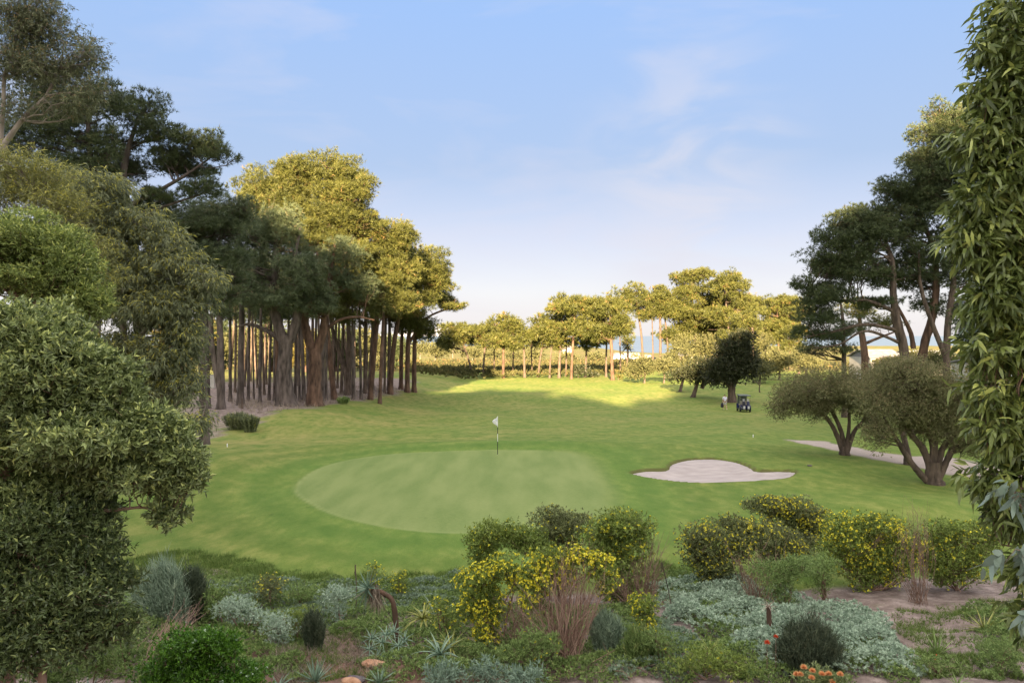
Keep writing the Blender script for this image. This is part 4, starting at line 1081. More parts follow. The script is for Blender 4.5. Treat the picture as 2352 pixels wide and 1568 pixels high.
# ------------------------------------------------------------------ planted bank in the foreground
K_BUSH = 1.12
def bush(name, label, group, bx, Y, ell, dens, Ln, wd, leaf, seed, flower=0.0, fsize=.045, bark='twig', k=6, droop=0.0, fmat='yellow', twigs=6, stems=5, spread=.7, skirt=True):
    base = onground(bx, Y)
    rng = np.random.default_rng(seed)
    fb = MB()
    def fol(mb, c, rad, rg):
        n = max(8, int(1.5 * dens * (rad[0] * rad[2] + rad[0] * rad[1])))
        p, o, cr_ = lump_points(c, rad, n, rg, nsub=14, subr=.38, flat=.9)
        o = nrm(o + np.array([0, 0, .35 - droop]))
        P = np.repeat(p, k, 0) + np.repeat(o, k, 0) * (rg.uniform(0, 1, (n * k, 1)) * Ln)
        O = np.repeat(o, k, 0)
        d = nrm(O + spread * rg.standard_normal((n * k, 3)))
        r = np.clip(.35 * np.repeat(cr_, k) + .3 * np.repeat(rg.uniform(0, 1, n), k) + .3 * rg.uniform(0, 1, n * k), 0, .97)
        leaves(mb, P, d, Ln * rg.uniform(.7, 1.2, n * k), wd * rg.uniform(.8, 1.2, n * k), rg, r, up=O)
        if flower:
            out = np.linalg.norm((p - c) / rad, axis=1)
            patch = np.clip(.45 + .9 * np.sin(p[:, 0] * 4.1 + seed) * np.sin(p[:, 2] * 5.3 + seed * 2 + p[:, 1] * 2), 0, 1)
            ok = (out > .62) & (rg.uniform(0, 1, n) < flower * (.5 + 1.9 * patch))
            q = p[ok] + o[ok] * Ln * 1.0
            if len(q):
                kk = 4
                Q = np.repeat(q, kk, 0); OO = np.repeat(o[ok], kk, 0)
                dd = nrm(np.cross(OO, rdir(rg, len(Q))) + .35 * OO)
                leaves(fb, Q, dd, fsize * rg.uniform(.6, 1.1, len(Q)), fsize * .8, rg, rg.uniform(0, 1, len(Q)), up=OO)
    sts = []
    cl = pads([(e[0], e[1], e[2] * K_BUSH / K_ELL, e[3] * K_BUSH / K_ELL, Y + e[4], e[5]) for e in ell], rng)
    top = max(c[2] for c, _ in cl)
    low = min(c[2] - r_[2] for c, r_ in cl)
    if skirt and low - base[2] > .12:          # leaves all the way down to the soil
        for c, r_ in list(cl):
            if c[2] < np.median([q[0][2] for q in cl]) + .05:
                for zz in np.arange(c[2] - r_[2] * 1.1, base[2] + .12, -r_[2] * 1.1):
                    t_ = (zz - base[2]) / max(.1, c[2] - base[2])
                    cc = base + (c - base) * (.55 + .45 * t_); cc[2] = zz
                    cl.append((cc, r_ * .62))
    for i in range(stems):
        c, _ = cl[rng.integers(len(cl))]
        e = base + (c - base) * .9
        m = (base + e) / 2 + rng.standard_normal(3) * .06 * np.linalg.norm(e - base)
        sts.append(([base + rng.standard_normal(3) * [.05, .05, 0], m, e], [.022, .015, .006]))
    ht = max(.3, top - base[2])
    root = build_tree(name, label, 'shrub' if 'shrub' in name or 'bush' in name else 'plant', group, base, sts, cl, fol, M[leaf], M[bark], seed,
                      trunk_flare=1.0, limb_k=.5, twigs=twigs, sides=5, sag=.9, leaf_name='foliage', limb_min=.004, limb_max=.02)
    for ch in root.children:
        if ch.name.startswith('trunk'): ch.name = 'stems'
    if flower and fb.n:
        fo = fb.build('flowers', M[fmat], root, base); fo['kind'] = 'stuff'
    return root

DB = 'yellow-flowered daisy bushes on the bank'
bush('daisy_bush', 'green daisy bush with few yellow flowers, left end of the back clump beside the green', DB, 1150, 17.6,
     [(1130, 1235, 62, 46, 0, 11), (1100, 1262, 50, 34, 0, 7), (1190, 1240, 55, 40, 0, 8), (1235, 1255, 45, 38, 0, 6)], 260, .055, .022, 'daisy_leaf', 601, .055, .04)
bush('daisy_bush', 'dull green daisy bush in the middle of the back clump, speckled with faded flowers', DB, 1290, 18.2,
     [(1260, 1205, 52, 36, 0, 8), (1310, 1205, 60, 36, 0, 9), (1280, 1250, 60, 40, 0, 7)], 240, .055, .022, 'daisy_grey_leaf', 602, .09, .04)
bush('daisy_bush', 'tall daisy bush with bare grey twigs down its right side, back clump', DB, 1440, 17.2,
     [(1420, 1200, 66, 42, 0, 11), (1470, 1210, 48, 38, 0, 8), (1370, 1235, 52, 40, 0, 7), (1440, 1250, 50, 34, 0, 5), (1400, 1275, 45, 30, 0, 4)], 260, .055, .022, 'daisy_leaf', 603, .10, .045, twigs=14, stems=9)
bush('daisy_bush', 'daisy bush crowded with yellow flowers, left one of the two bright front clumps', DB, 1150, 14.2,
     [(1105, 1330, 50, 40, 0, 9), (1150, 1305, 50, 34, 0, 8), (1080, 1390, 42, 50, 0, 8), (1130, 1400, 48, 52, 0, 8), (1190, 1330, 36, 40, 0, 5), (1110, 1460, 40, 36, 0, 5)], 340, .05, .02, 'daisy_leaf', 604, .42, .05)
bush('daisy_bush', 'brightest yellow daisy bush arching over a fan of bare reddish stems, centre foreground', DB, 1303, 13.4,
     [(1265, 1290, 42, 34, .2, 7), (1230, 1340, 40, 44, .2, 7), (1320, 1285, 40, 26, .2, 6), (1375, 1305, 38, 34, .2, 7), (1395, 1345, 28, 32, .2, 5), (1225, 1390, 32, 36, .2, 4), (1290, 1320, 40, 22, .3, 3)], 380, .048, .019, 'daisy_leaf', 605, .5, .05, twigs=3, skirt=False)
bush('daisy_bush', 'small round yellow daisy bush alone at the edge of the silver ground cover', DB, 1480, 13.9,
     [(1478, 1395, 40, 34, 0, 8), (1480, 1430, 32, 30, 0, 5)], 340, .05, .02, 'daisy_leaf', 606, .4, .04, skirt=False)
bush('daisy_bush', 'wide daisy bush with brown dead twigs at its foot, left end of the right-hand hedge', DB, 1690, 18.9,
     [(1620, 1240, 60, 48, 0, 9), (1690, 1225, 66, 42, 0, 10), (1760, 1240, 66, 48, 0, 9), (1630, 1290, 56, 44, 0, 7), (1790, 1290, 40, 40, 0, 4), (1700, 1275, 55, 35, 0, 4), (1840, 1270, 44, 44, 0, 6), (1590, 1270, 36, 50, 0, 5)], 250, .055, .022, 'daisy_grey_leaf', 607, .20, .045, twigs=12, stems=9)
bush('daisy_bush', 'daisy bush rising highest behind the right-hand hedge, nearest the lawn', DB, 1810, 21.0,
     [(1790, 1170, 70, 34, 0, 9), (1850, 1180, 50, 40, 0, 7), (1850, 1220, 50, 40, 0, 7), (1740, 1160, 36, 20, 0, 3)], 230, .06, .024, 'daisy_grey_leaf', 608, .28, .05, twigs=8)
bush('daisy_bush', 'dense round daisy bush full of yellow flowers, middle of the right-hand hedge', DB, 2000, 19.0,
     [(1960, 1215, 62, 46, 0, 10), (2020, 1215, 62, 42, 0, 9), (1980, 1275, 66, 52, 0, 10), (2050, 1275, 56, 50, 0, 8), (1930, 1270, 44, 50, 0, 6), (2090, 1260, 44, 50, 0, 6)], 260, .055, .022, 'daisy_leaf', 609, .28, .05)
bush('daisy_bush', 'dark daisy bush with grey twigs at the right end of the hedge', DB, 2200, 18.8,
     [(2145, 1235, 50, 44, 0, 7), (2200, 1225, 60, 34, 0, 8), (2180, 1280, 62, 44, 0, 8), (2250, 1270, 56, 50, 0, 7), (2130, 1290, 44, 44, 0, 5), (2270, 1230, 44, 36, 0, 5)], 240, .055, .022, 'daisy_leaf', 610, .12, .045, twigs=12)
bush('heath_bush', 'soft feathery green bush at the foot of the right-hand daisy hedge', 'feathery green bushes', 1800, 16.6,
     [(1780, 1320, 56, 32, 0, 7), (1830, 1300, 40, 30, 0, 5)], 420, .07, .010, 'herb', 611, 0, spread=.5)
bush('heath_bush', 'feathery green bush between the two denser daisy bushes of the right-hand hedge', 'feathery green bushes', 1895, 17.8,
     [(1880, 1305, 44, 34, 0, 7)], 420, .08, .011, 'herb', 612, 0, spread=.45)

# dead twigs
def twiggery(label, base, ends, n, r, mat, seed, name='dry_twigs', group='dry twigs'):
    rng = np.random.default_rng(seed); mb = MB()
    for i in range(n):
        e = ends[rng.integers(len(ends))]
        e = np.asarray(e, float) + rng.standard_normal(3) * .14
        b = base + rng.standard_normal(3) * [.10, .10, .01]
        m = (b + e) / 2 + rng.standard_normal(3) * .07 * np.linalg.norm(e - b)
        P = spline([b, m, e], 6)
        tube(mb, P, np.linspace(r, r * .4, 6), 4)
        for q in range(3):
            s = P[rng.integers(3, 6)]
            tube(mb, [s, s + (e - b) * rng.uniform(.1, .22) + rng.standard_normal(3) * .10], [r * .45, r * .25], 3)
    o = mb.build(name, M[mat], None, base)
    return tag(o, label, 'twigs', group)
b = onground(1303, 13.2)
twiggery('fan of bare reddish-brown stems spreading upward under the brightest yellow bush', b,
         [at(px, py, 13.4) for px, py in [(1250, 1345), (1275, 1320), (1295, 1305), (1315, 1300), (1335, 1305), (1355, 1325), (1375, 1350), (1225, 1400), (1240, 1380), (1345, 1400)]], 150, .007, 'dry_twig', 621)
twiggery('bare brown stems below the left bright yellow bush', onground(1195, 13.9), [at(px, py, 14.0) for px, py in [(1190, 1350), (1170, 1400), (1215, 1370), (1200, 1420), (1150, 1440)]], 70, .006, 'dry_twig', 622)
twiggery('tangle of grey-brown twigs on the right side of the back daisy clump', onground(1470, 16.8), [at(px, py, 16.8) for px, py in [(1500, 1250), (1515, 1290), (1480, 1290), (1450, 1310), (1510, 1330), (1430, 1330), (1400, 1330)]], 110, .007, 'twig', 623)
twiggery('brown dead twigs in the hollow under the left end of the right-hand hedge', onground(1740, 17.4), [at(px, py, 17.3) for px, py in [(1700, 1290), (1740, 1275), (1790, 1290), (1770, 1320), (1720, 1330)]], 70, .007, 'dry_twig', 624)
twiggery('upright bare grey twigs between the middle and right bushes of the hedge', onground(2110, 17.6), [at(px, py, 17.5) for px, py in [(2080, 1190), (2100, 1200), (2125, 1210), (2090, 1240)]], 45, .006, 'twig', 625)
twiggery('slanting dry stems below the grey-green broom on the left', onground(330, 12.6), [at(px, py, 13.8) for px, py in [(400, 1440), (430, 1460), (380, 1470), (420, 1420)]], 70, .007, 'dry_twig', 626)
twiggery('pale dead branches lying on the ground right of the fan of stems', onground(1310, 12.9), [onground(px, y_) + [0, 0, .1] for px, y_ in [(1420, 12.3), (1440, 12.6), (1200, 12.6), (1380, 12.2), (1180, 12.8)]], 16, .010, 'twig', 627)
twiggery('long grey dead branch lying among green plants right of centre', onground(1610, 12.3), [onground(1470, 13.4) + [0, 0, .25]], 6, .011, 'twig', 628)

# brooms: upright thin stems
def broom(label, bx, Y, ell, n, Ln, mat, seed, name='broom_shrub', lean=(0, 0), group='thin-stemmed broom shrubs'):
    """upright hair-fine stems filling the ellipse (px, py, rx, ry)"""
    base = onground(bx, Y); rng = np.random.default_rng(seed); mb = MB()
    px, py, rx, ry = ell; s = Y / F
    a = rng.uniform(0, 2 * PI, n); q = np.sqrt(rng.uniform(0, 1, n))
    top = at(px, py, Y)
    tgt = np.stack([top[0] + np.cos(a) * q * rx * s * rng.uniform(.7, 1.2, n), Y + np.sin(a) * q * rx * s * .8, top[2] + ry * s * (np.sqrt(np.clip(1 - q ** 2, 0, 1)) * .9 - .1) * rng.uniform(.3, 1.15, n) * (1 + .22 * np.sin(3 * a + seed) + .12 * np.sin(7 * a)) * np.where(rng.uniform(0, 1, n) < .12, 1.3, 1)], 1)
    b0 = base + np.stack([np.cos(a) * q * rx * s * .6, np.sin(a) * q * rx * s * .5, np.zeros(n)], 1)
    d = tgt - b0; ln = np.linalg.norm(d, axis=1); d = nrm(d)
    r = rng.uniform(0, 1, n) * .9
    blades(mb, b0, d, ln, .016, rng, r)
    for f_ in (.3, .45, .6, .75, .88):
        st = b0 + d * (ln * f_)[:, None]
        for _ in range(3):
            dd = nrm(d + .45 * rng.standard_normal((n, 3)))
            blades(mb, st, dd, ln * rng.uniform(.10, .26, n), .010 * Y / 13, rng, np.clip(r + rng.uniform(-.2, .2, n), 0, .95))
    o = mb.build(name, M[mat], None, base)
    return tag(o, label, 'shrub', group)
broom('blue-grey broom shrub with upright hair-fine stems, beside the lower left corner shrub', 400, 15.4, (370, 1370, 66, 92), 1500, 1, 'grey_green', 631)
broom('smaller purplish-grey broom shrub leaning on the right of the blue-grey one', 440, 15.6, (440, 1350, 34, 62), 600, 1, 'broom', 632)
broom('dark feathery broom shrub rising out of the silver ground cover, lower right', 1860, 12.9, (1860, 1490, 78, 84), 1500, 1, 'broom', 633)
broom('thin dark reed-like tuft in the middle of the left planted bank', 722, 13.9, (720, 1440, 28, 50), 420, 1, 'broom', 634)
broom('green thin-stemmed clump below the small round yellow bush', 1470, 13.1, (1470, 1480, 44, 50), 500, 1, 'herb', 635)
broom('grey-green reed clump between the two front daisy bushes', 1400, 13.6, (1390, 1440, 40, 44), 500, 1, 'grey_green', 636)
broom('dull olive tussock at the edge of the pine grove floor', 545, 54, (545, 958, 34, 13), 400, 1, 'gum_leaf', 637, group='tussocks at the edge of the grove')
broom('second dull tussock right of the olive one at the edge of the grove floor', 575, 53, (574, 962, 22, 11), 250, 1, 'gum_leaf', 638, group='tussocks at the edge of the grove')
broom('small green tuft on the sand right of the V-forked pine', 789, 74, (789, 917, 16, 8), 200, 1, 'herb', 639, group='tussocks at the edge of the grove')

# other small shrubs of the bank
SB = 'small shrubs of the planted bank'
small = [
 ('bright_shrub', 'glossy bright green shrub with pale buds at the bottom left', 470, 11.4, [(420, 1490, 72, 56, 0, 9), (370, 1550, 66, 50, 0, 8), (500, 1480, 56, 40, 0, 7), (470, 1545, 80, 46, 0, 8), (570, 1560, 70, 36, 0, 7), (540, 1500, 30, 30, 0, 3)], 420, .055, .024, 'bright_green', .03, 'silver'),
 ('yellow_flowered_shrub', 'little yellow-green shrub at the lawn edge, left one of two', 862, 17.9, [(858, 1325, 20, 30, 0, 4)], 380, .05, .014, 'daisy_leaf', .5, 'yellow'),
 ('yellow_flowered_shrub', 'little yellow-green shrub at the lawn edge, right one of two', 922, 18.1, [(922, 1328, 24, 28, 0, 4)], 380, .05, .014, 'daisy_leaf', .4, 'yellow'),
 ('yellow_flowered_shrub', 'olive shrub with few yellow flowers at the lawn edge right of the brooms', 620, 17.3, [(615, 1355, 42, 36, 0, 6)], 320, .05, .014, 'daisy_grey_leaf', .15, 'yellow'),
 ('yellow_flowered_shrub', 'loose low shrub dotted yellow between the aloes left of the bright bushes', 1030, 14.4, [(1030, 1420, 40, 36, 0, 5), (1010, 1390, 26, 22, 0, 3)], 300, .05, .014, 'daisy_leaf', .3, 'yellow'),
 ('silver_shrub', 'silvery small-leaved shrub left of centre on the bank', 560, 15.0, [(545, 1400, 46, 34, 0, 6), (590, 1420, 34, 30, 0, 4)], 360, .045, .016, 'silver', 0, 'yellow'),
 ('silver_shrub', 'grey silvery shrub above the bright green one', 640, 14.3, [(640, 1440, 40, 40, 0, 6)], 360, .045, .016, 'silver', 0, 'yellow'),
 ('silver_shrub', 'low silvery shrub right of the reed-like tuft', 790, 16.0, [(790, 1370, 44, 24, 0, 5)], 360, .045, .016, 'silver', 0, 'yellow'),
 ('green_shrub', 'mid-green shrub under the blue-grey broom', 290, 12.8, [(290, 1440, 40, 56, 0, 6)], 330, .05, .018, 'herb', 0, 'yellow'),
 ('green_shrub', 'green leafy shrub between the brooms and the silvery shrub', 500, 15.6, [(500, 1370, 34, 30, 0, 5), (480, 1410, 34, 26, 0, 3)], 330, .05, .018, 'herb', 0, 'yellow'),
 ('green_shrub', 'olive shrub in front of the lawn edge, centre left', 700, 17.2, [(700, 1355, 44, 22, 0, 5)], 330, .05, .014, 'herb', 0, 'yellow'),
 ('green_shrub', 'dark green low shrub right of the silvery one', 690, 14.6, [(690, 1410, 36, 26, 0, 4)], 330, .05, .018, 'daisy_leaf', 0, 'yellow'),
 ('green_shrub', 'green undergrowth shrub at the foot of the fan of stems', 1240, 12.9, [(1240, 1480, 60, 36, 0, 7), (1180, 1500, 50, 30, 0, 5)], 300, .055, .014, 'herb', .02, 'yellow'),
 ('green_shrub', 'dark green shrub in front of the silver ground cover, bottom right of centre', 1620, 12.4, [(1600, 1510, 60, 40, 0, 7), (1680, 1530, 60, 34, 0, 6)], 330, .05, .014, 'daisy_leaf', .01, 'yellow'),
 ('green_shrub', 'green shrub below the small round yellow bush', 1530, 12.9, [(1520, 1470, 46, 36, 0, 6)], 330, .05, .014, 'herb', 0, 'yellow'),
 ('green_shrub', 'low green shrub beneath the left bright yellow bush', 1090, 13.4, [(1090, 1500, 60, 26, 0, 6)], 300, .05, .014, 'herb', .03, 'yellow'),
 ('green_shrub', 'dark green undergrowth at the bottom left beneath the corner shrub', 200, 10.4, [(120, 1560, 90, 40, 0, 7), (240, 1520, 60, 50, 0, 7)], 360, .045, .016, 'herb', 0, 'yellow'),
 ('blue_leaf_shrub', 'blue-green stiff-leaved shrub at the bottom edge, left one of three', 1030, 11.9, [(1010, 1555, 44, 24, 0, 6)], 230, .10, .018, 'blue_leaf', 0, 'yellow'),
 ('blue_leaf_shrub', 'blue-green stiff-leaved shrub at the bottom edge, middle and tallest of three', 1110, 11.9, [(1105, 1548, 40, 26, 0, 6)], 230, .10, .018, 'blue_leaf', 0, 'yellow'),
 ('blue_leaf_shrub', 'blue-green stiff-leaved shrub at the bottom edge, right one of three', 1200, 11.9, [(1195, 1558, 50, 22, 0, 6)], 230, .10, .018, 'blue_leaf', 0, 'yellow'),
 ('green_shrub', 'weedy green clump on the bare sand at the lower right', 2160, 12.9, [(2150, 1520, 60, 22, 0, 5)], 260, .05, .012, 'herb', .01, 'scarlet'),
 ('green_shrub', 'green weedy shrub at the right edge below the gum leaves', 2290, 12.8, [(2290, 1500, 60, 36, 0, 6)], 260, .05, .014, 'herb', 0, 'yellow'),
]
for k, (nm, lab, bx, Y, ell, dens, Ln, wd, leaf, fl, fm) in enumerate(small):
    bush(nm, lab, SB, bx, Y, ell, dens, Ln, wd, leaf, 650 + k, fl, .035, fmat=fm, twigs=5, stems=4)

# ---- ground cover: nobody could count its stems
def cover(name, label, cat, polys, n, h, Ln, wd, mat, seed, k=5, kind='leaf', lump=.5):
    rng = np.random.default_rng(seed); mb = MB()
    for poly in polys:
        W = np.array([gp(*p)[:2] for p in poly])
        lo, hi = W.min(0), W.max(0)
        area = (hi - lo).prod()
        q = rng.uniform(lo, hi, (int(n * area), 2))
        sd = poly_sd(q[:, 0], q[:, 1], W) + .25 * np.sin(q[:, 0] * 5) * np.sin(q[:, 1] * 4.2)
        m = sd > 0
        q = q[m]; sd = sd[m]
        lumpy = .5 + .5 * np.sin(q[:, 0] * 3.3 + np.sin(q[:, 1] * 2.1) * 2) * np.sin(q[:, 1] * 3.9 + seed)
        keep = rng.uniform(0, 1, len(q)) < (1 - lump) + lump * lumpy * 1.4
        q = q[keep]; sd = sd[keep]; lumpy = lumpy[keep]
        hh = h * (.35 + .65 * lumpy) * ss(sd / .5 + .25)
        z = ground_z(q[:, 0], q[:, 1])
        p = np.column_stack([q, z + hh * rng.uniform(.55, 1, len(q))])
        if kind == 'blade': p[:, 2] = z - .01
        nn_ = len(p)
        P = np.repeat(p, k, 0)
        up = nrm(np.array([0, -.15, .8]) + rng.standard_normal((nn_, 3)) * .35)
        d = nrm(np.repeat(up, k, 0) + (.6 if kind == 'leaf' else .45) * rng.standard_normal((nn_ * k, 3)))
        d[:, 2] = np.abs(d[:, 2])
        r = np.clip(np.repeat(rng.uniform(0, .6, nn_), k) + rng.uniform(0, .4, nn_ * k), 0, .97)
        if kind == 'blade':
            blades(mb, P, d, np.repeat(Ln * (.5 + .8 * lumpy), k) * rng.uniform(.5, 1.2, nn_ * k), wd, rng, r)
        else:
            leaves(mb, P, d, Ln * rng.uniform(.6, 1.2, nn_ * k), wd, rng, r, up=np.array([0, 0, 1.0]))
    o = mb.build(name, M[mat])
    return tag(o, label, cat, kind='stuff')
cover('silver_ground_cover', 'silver-grey ground cover spreading over the right of the bank', 'ground cover',
      [[(1500, 1350), (1600, 1335), (1700, 1350), (1830, 1375), (1850, 1400), (1960, 1405), (2040, 1450), (2095, 1510), (2120, 1568), (1900, 1568), (1720, 1540), (1640, 1470), (1540, 1440)]],
      560, .5, .065, .022, 'silver', 701, 8, lump=.5)
cover('grey_ground_cover', 'patchy grey-green ground cover on the left of the bank', 'ground cover',
      [[(460, 1350), (600, 1335), (820, 1345), (1020, 1335), (1040, 1400), (840, 1410), (780, 1430), (700, 1480), (620, 1460), (480, 1440)],
       [(1000, 1330), (1060, 1320), (1080, 1400), (1000, 1420)], [(1380, 1420), (1560, 1430), (1640, 1500), (1560, 1568), (1400, 1568), (1370, 1480)]],
      480, .28, .06, .018, 'grey_green', 702, 7, lump=.4)
cover('green_ground_cover', 'low green herbs and weeds across the bank', 'ground cover',
      [[(300, 1330), (560, 1330), (860, 1342), (1100, 1325), (1100, 1568), (860, 1568), (830, 1480), (740, 1450), (640, 1500), (620, 1568), (60, 1568), (240, 1420)],
       [(1100, 1400), (1480, 1400), (1560, 1470), (1700, 1500), (1760, 1568), (1100, 1568)],
       [(1500, 1310), (1640, 1330), (1500, 1360)], [(1540, 1400), (1700, 1380), (1800, 1440), (2000, 1460), (2100, 1568), (1700, 1568)], [(640, 1490), (700, 1460), (700, 1568), (640, 1568)], [(2230, 1400), (2352, 1400), (2352, 1568), (2260, 1568)]],
      560, .26, .07, .016, 'herb', 703, 7, lump=.5)
cover('weeds', 'sparse weeds and grass on the bare sand at the lower right', 'weeds',
      [[(640, 1450), (860, 1440), (900, 1568), (600, 1568)], [(2050, 1400), (2352, 1380), (2352, 1568), (2120, 1568), (2080, 1480)], [(2100, 1500), (2352, 1500), (2352, 1568), (2140, 1568)]],
      260, .05, .14, .010, 'grass', 704, 7, kind='blade', lump=1.0)
cover('lawn_edge_grass', 'unmown rough grass along the near edge of the lawn', 'grass',
      [[(230, 1300), (420, 1262), (560, 1285), (700, 1318), (860, 1325), (1060, 1310), (1075, 1345), (860, 1362), (640, 1345), (480, 1330), (300, 1360)],
       [(1500, 1290), (1600, 1300), (1590, 1335), (1490, 1330)]],
      330, .05, .20, .012, 'grass', 705, 6, kind='blade', lump=.5)
cover('straw_litter', 'dry straw and fallen twigs on the bare reddish soil', 'litter',
      [[(640, 1460), (860, 1440), (900, 1568), (600, 1568)], [(1180, 1470), (1400, 1480), (1420, 1568), (1150, 1568)]],
      300, .03, .18, .010, 'straw', 706, 4, kind='blade', lump=.6)
cover('path_litter', 'scattered dry twigs and needles on the pine grove floor', 'litter',
      [[(560, 960), (640, 948), (760, 930), (870, 912), (945, 893), (700, 880), (500, 900)]], 3, .03, .5, .04, 'straw', 707, 5, kind='blade', lump=.5)
cover('dune_scrub', 'low rusty and golden scrub on the dunes beyond the far pines', 'scrub',
      [[(940, 862), (1500, 862), (1500, 842), (940, 842)]], 1.6, 1.0, .6, .22, 'scrub', 708, 7, lump=.7)
rng = np.random.default_rng(709)
mb = MB()
n = 9000
n = 5000; X = rng.uniform(-70, 90, n); Y = rng.uniform(166, 230, n)
ok = (np.sin(X * .11 + 1) * np.sin(Y * .17) + rng.uniform(-.6, .6, n)) > -.1
X = X[ok]; Y = Y[ok]
p = np.column_stack([X, Y, ground_z(X, Y) + rng.uniform(.1, .9, len(X))])
P = np.repeat(p, 7, 0) + rng.standard_normal((len(p) * 7, 3)) * .35
d = nrm(rng.standard_normal(P.shape) + [0, 0, .6])
leaves(mb, P, d, .7, .28, rng, rng.uniform(0, 1, len(P)))
tag(mb.build('dune_bushes', M['scrub']), 'golden-brown bushes covering the dune behind the far pines', 'scrub', kind='stuff')

# ---- aloes
def rosette(mb, c, nl, Ln, wd, rng, up=(0, 0, 1), curl=.6, rise=.5, seg=6):
    c = np.asarray(c, float); up = nrm(np.asarray(up, float))
    ax = nrm(np.cross(up, [0.3, 1, .1])); ay = np.cross(up, ax)
    for i in range(nl):
        a = i * 2.39996 + rng.uniform(-.2, .2); f_ = i / nl
        out = math.cos(a) * ax + math.sin(a) * ay
        el = rise + (1 - f_) * -.55 + f_ * .75 + rng.uniform(-.12, .12)
        L_ = Ln * (.75 + .35 * math.sin(PI * (.25 + .6 * (1 - f_)))) * rng.uniform(.85, 1.1)
        d = nrm(out * math.cos(el) + up * math.sin(el))
        side = nrm(np.cross(d, up)); t = np.linspace(0, 1, seg + 1)
        ctr = c + out * .02 + d * (t * L_)[:, None] + (up * -1) * (curl * L_ * t ** 2.2 * .5 * (1 - .5 * f_))[:, None]
        ww = wd * (1 - t ** 1.6) * (.75 + .5 * np.sin(PI * np.clip(t * 1.4, 0, 1)) * .5) + .0015
        nn = np.cross(side, d)
        V = np.stack([ctr - side * ww[:, None] * .5 + nn * ww[:, None] * .22, ctr - nn * ww[:, None] * .15, ctr + side * ww[:, None] * .5 + nn * ww[:, None] * .22], 1).reshape(-1, 3)
        fs = []
        for s in range(seg):
            for q in (0, 1):
                fs.append((s * 3 + q, s * 3 + q + 1, s * 3 + q + 4, s * 3 + q + 3))
        mb.add(V, fs, rng.uniform(.15, .85), smooth=True)
AG = 'aloes and agave-like plants of the bank'
def aloe(label, px, Y, nl, Ln, wd, mat='aloe', seed=1, dz=.05, curl=.6, rise=.5, heads=None, group=AG):
    b = onground(px, Y); rg = np.random.default_rng(seed); mb = MB()
    for (dx, dy, hz_) in (heads or [(0, 0, 0)]):
        rosette(mb, b + [dx, dy, dz + hz_], nl, Ln, wd, rg, curl=curl, rise=rise)
    return tag(mb.build('aloe', M[mat], None, b), label, 'aloe', group)
aloe('blue-green aloe with long arching leaves in the bottom left corner', 200, 10.35, 26, .42, .050, seed=721, dz=.35, curl=.7, rise=.35)
aloe('pale aloe rosette on red soil at the bottom edge, left of centre', 724, 11.9, 26, .34, .040, seed=722, dz=.06, curl=-.1, rise=.7)
aloe('small pale aloe rosette behind the orange rock', 872, 12.2, 22, .28, .036, seed=723, dz=.06, curl=.2, rise=.6)
aloe('aloe half hidden at the right end of the bright green shrub', 640, 11.7, 18, .28, .034, seed=724, dz=.08, curl=.5, rise=.4)
aloe('dense mound of many small grey-green aloe heads, left of centre', 885, 13.6, 16, .24, .026, seed=725, dz=.12, curl=.6, rise=.3,
     heads=[(-.28, 0, .05), (0, .1, .28), (.25, 0, .12), (-.12, -.2, .0), (.12, -.25, .0), (.38, -.2, -.05), (-.3, .25, .15), (.1, .3, .25), (.3, .3, .1), (-.05, -.05, .2)])
aloe('drooping yellow-green aloe right of the mound of small heads', 1010, 13.0, 22, .50, .042, 'aloe', seed=726, dz=.28, curl=.9, rise=.45)
aloe('yellowish aloe with long thin leaves below the left bright yellow bush', 1035, 13.3, 16, .46, .032, 'yellow_aloe', seed=727, dz=.35, curl=.8, rise=.5)
aloe('orange-tinged aloe with curling leaves behind the mound of small aloe heads', 972, 14.9, 30, .50, .045, 'yellow_aloe', seed=728, dz=.42, curl=1.1, rise=.3)
aloe('dark spiky aloe in front of the gap between the two groups of bushes', 1548, 16.2, 24, .40, .032, 'blue_leaf', seed=729, dz=.10, curl=.5, rise=.4)
aloe('pale spiky plant in the middle of the green shrubs right of centre', 1725 - 95, 12.6, 18, .30, .024, 'yellow_aloe', seed=730, dz=.42, curl=.5, rise=.4)
aloe('dark green spiky rosette on the sand right of the silver ground cover', 1945, 15.4, 44, .46, .034, 'blue_leaf', seed=731, dz=.06, curl=.25, rise=.35)
aloe('upright spiky plant on the bare sand, middle of the lower right', 2152, 13.9, 26, .46, .030, 'herb', seed=732, dz=.03, curl=.05, rise=.75)
aloe('yellowing spiky plant with withered leaves at the right, beside the gum leaves', 2262, 15.0, 26, .50, .034, 'yellow_aloe', seed=733, dz=.05, curl=.3, rise=.35)
aloe('small dull spiky plant at the very bottom of the sand on the right', 2200, 12.1, 14, .26, .022, 'herb', seed=734, dz=.03, curl=.2, rise=.5)
aloe('long curved grey leaf plant standing at the lawn edge left of the back daisy clump', 1085 - 85, 16.0, 12, .62, .036, 'grey_green', seed=735, dz=.15, curl=.8, rise=.8)
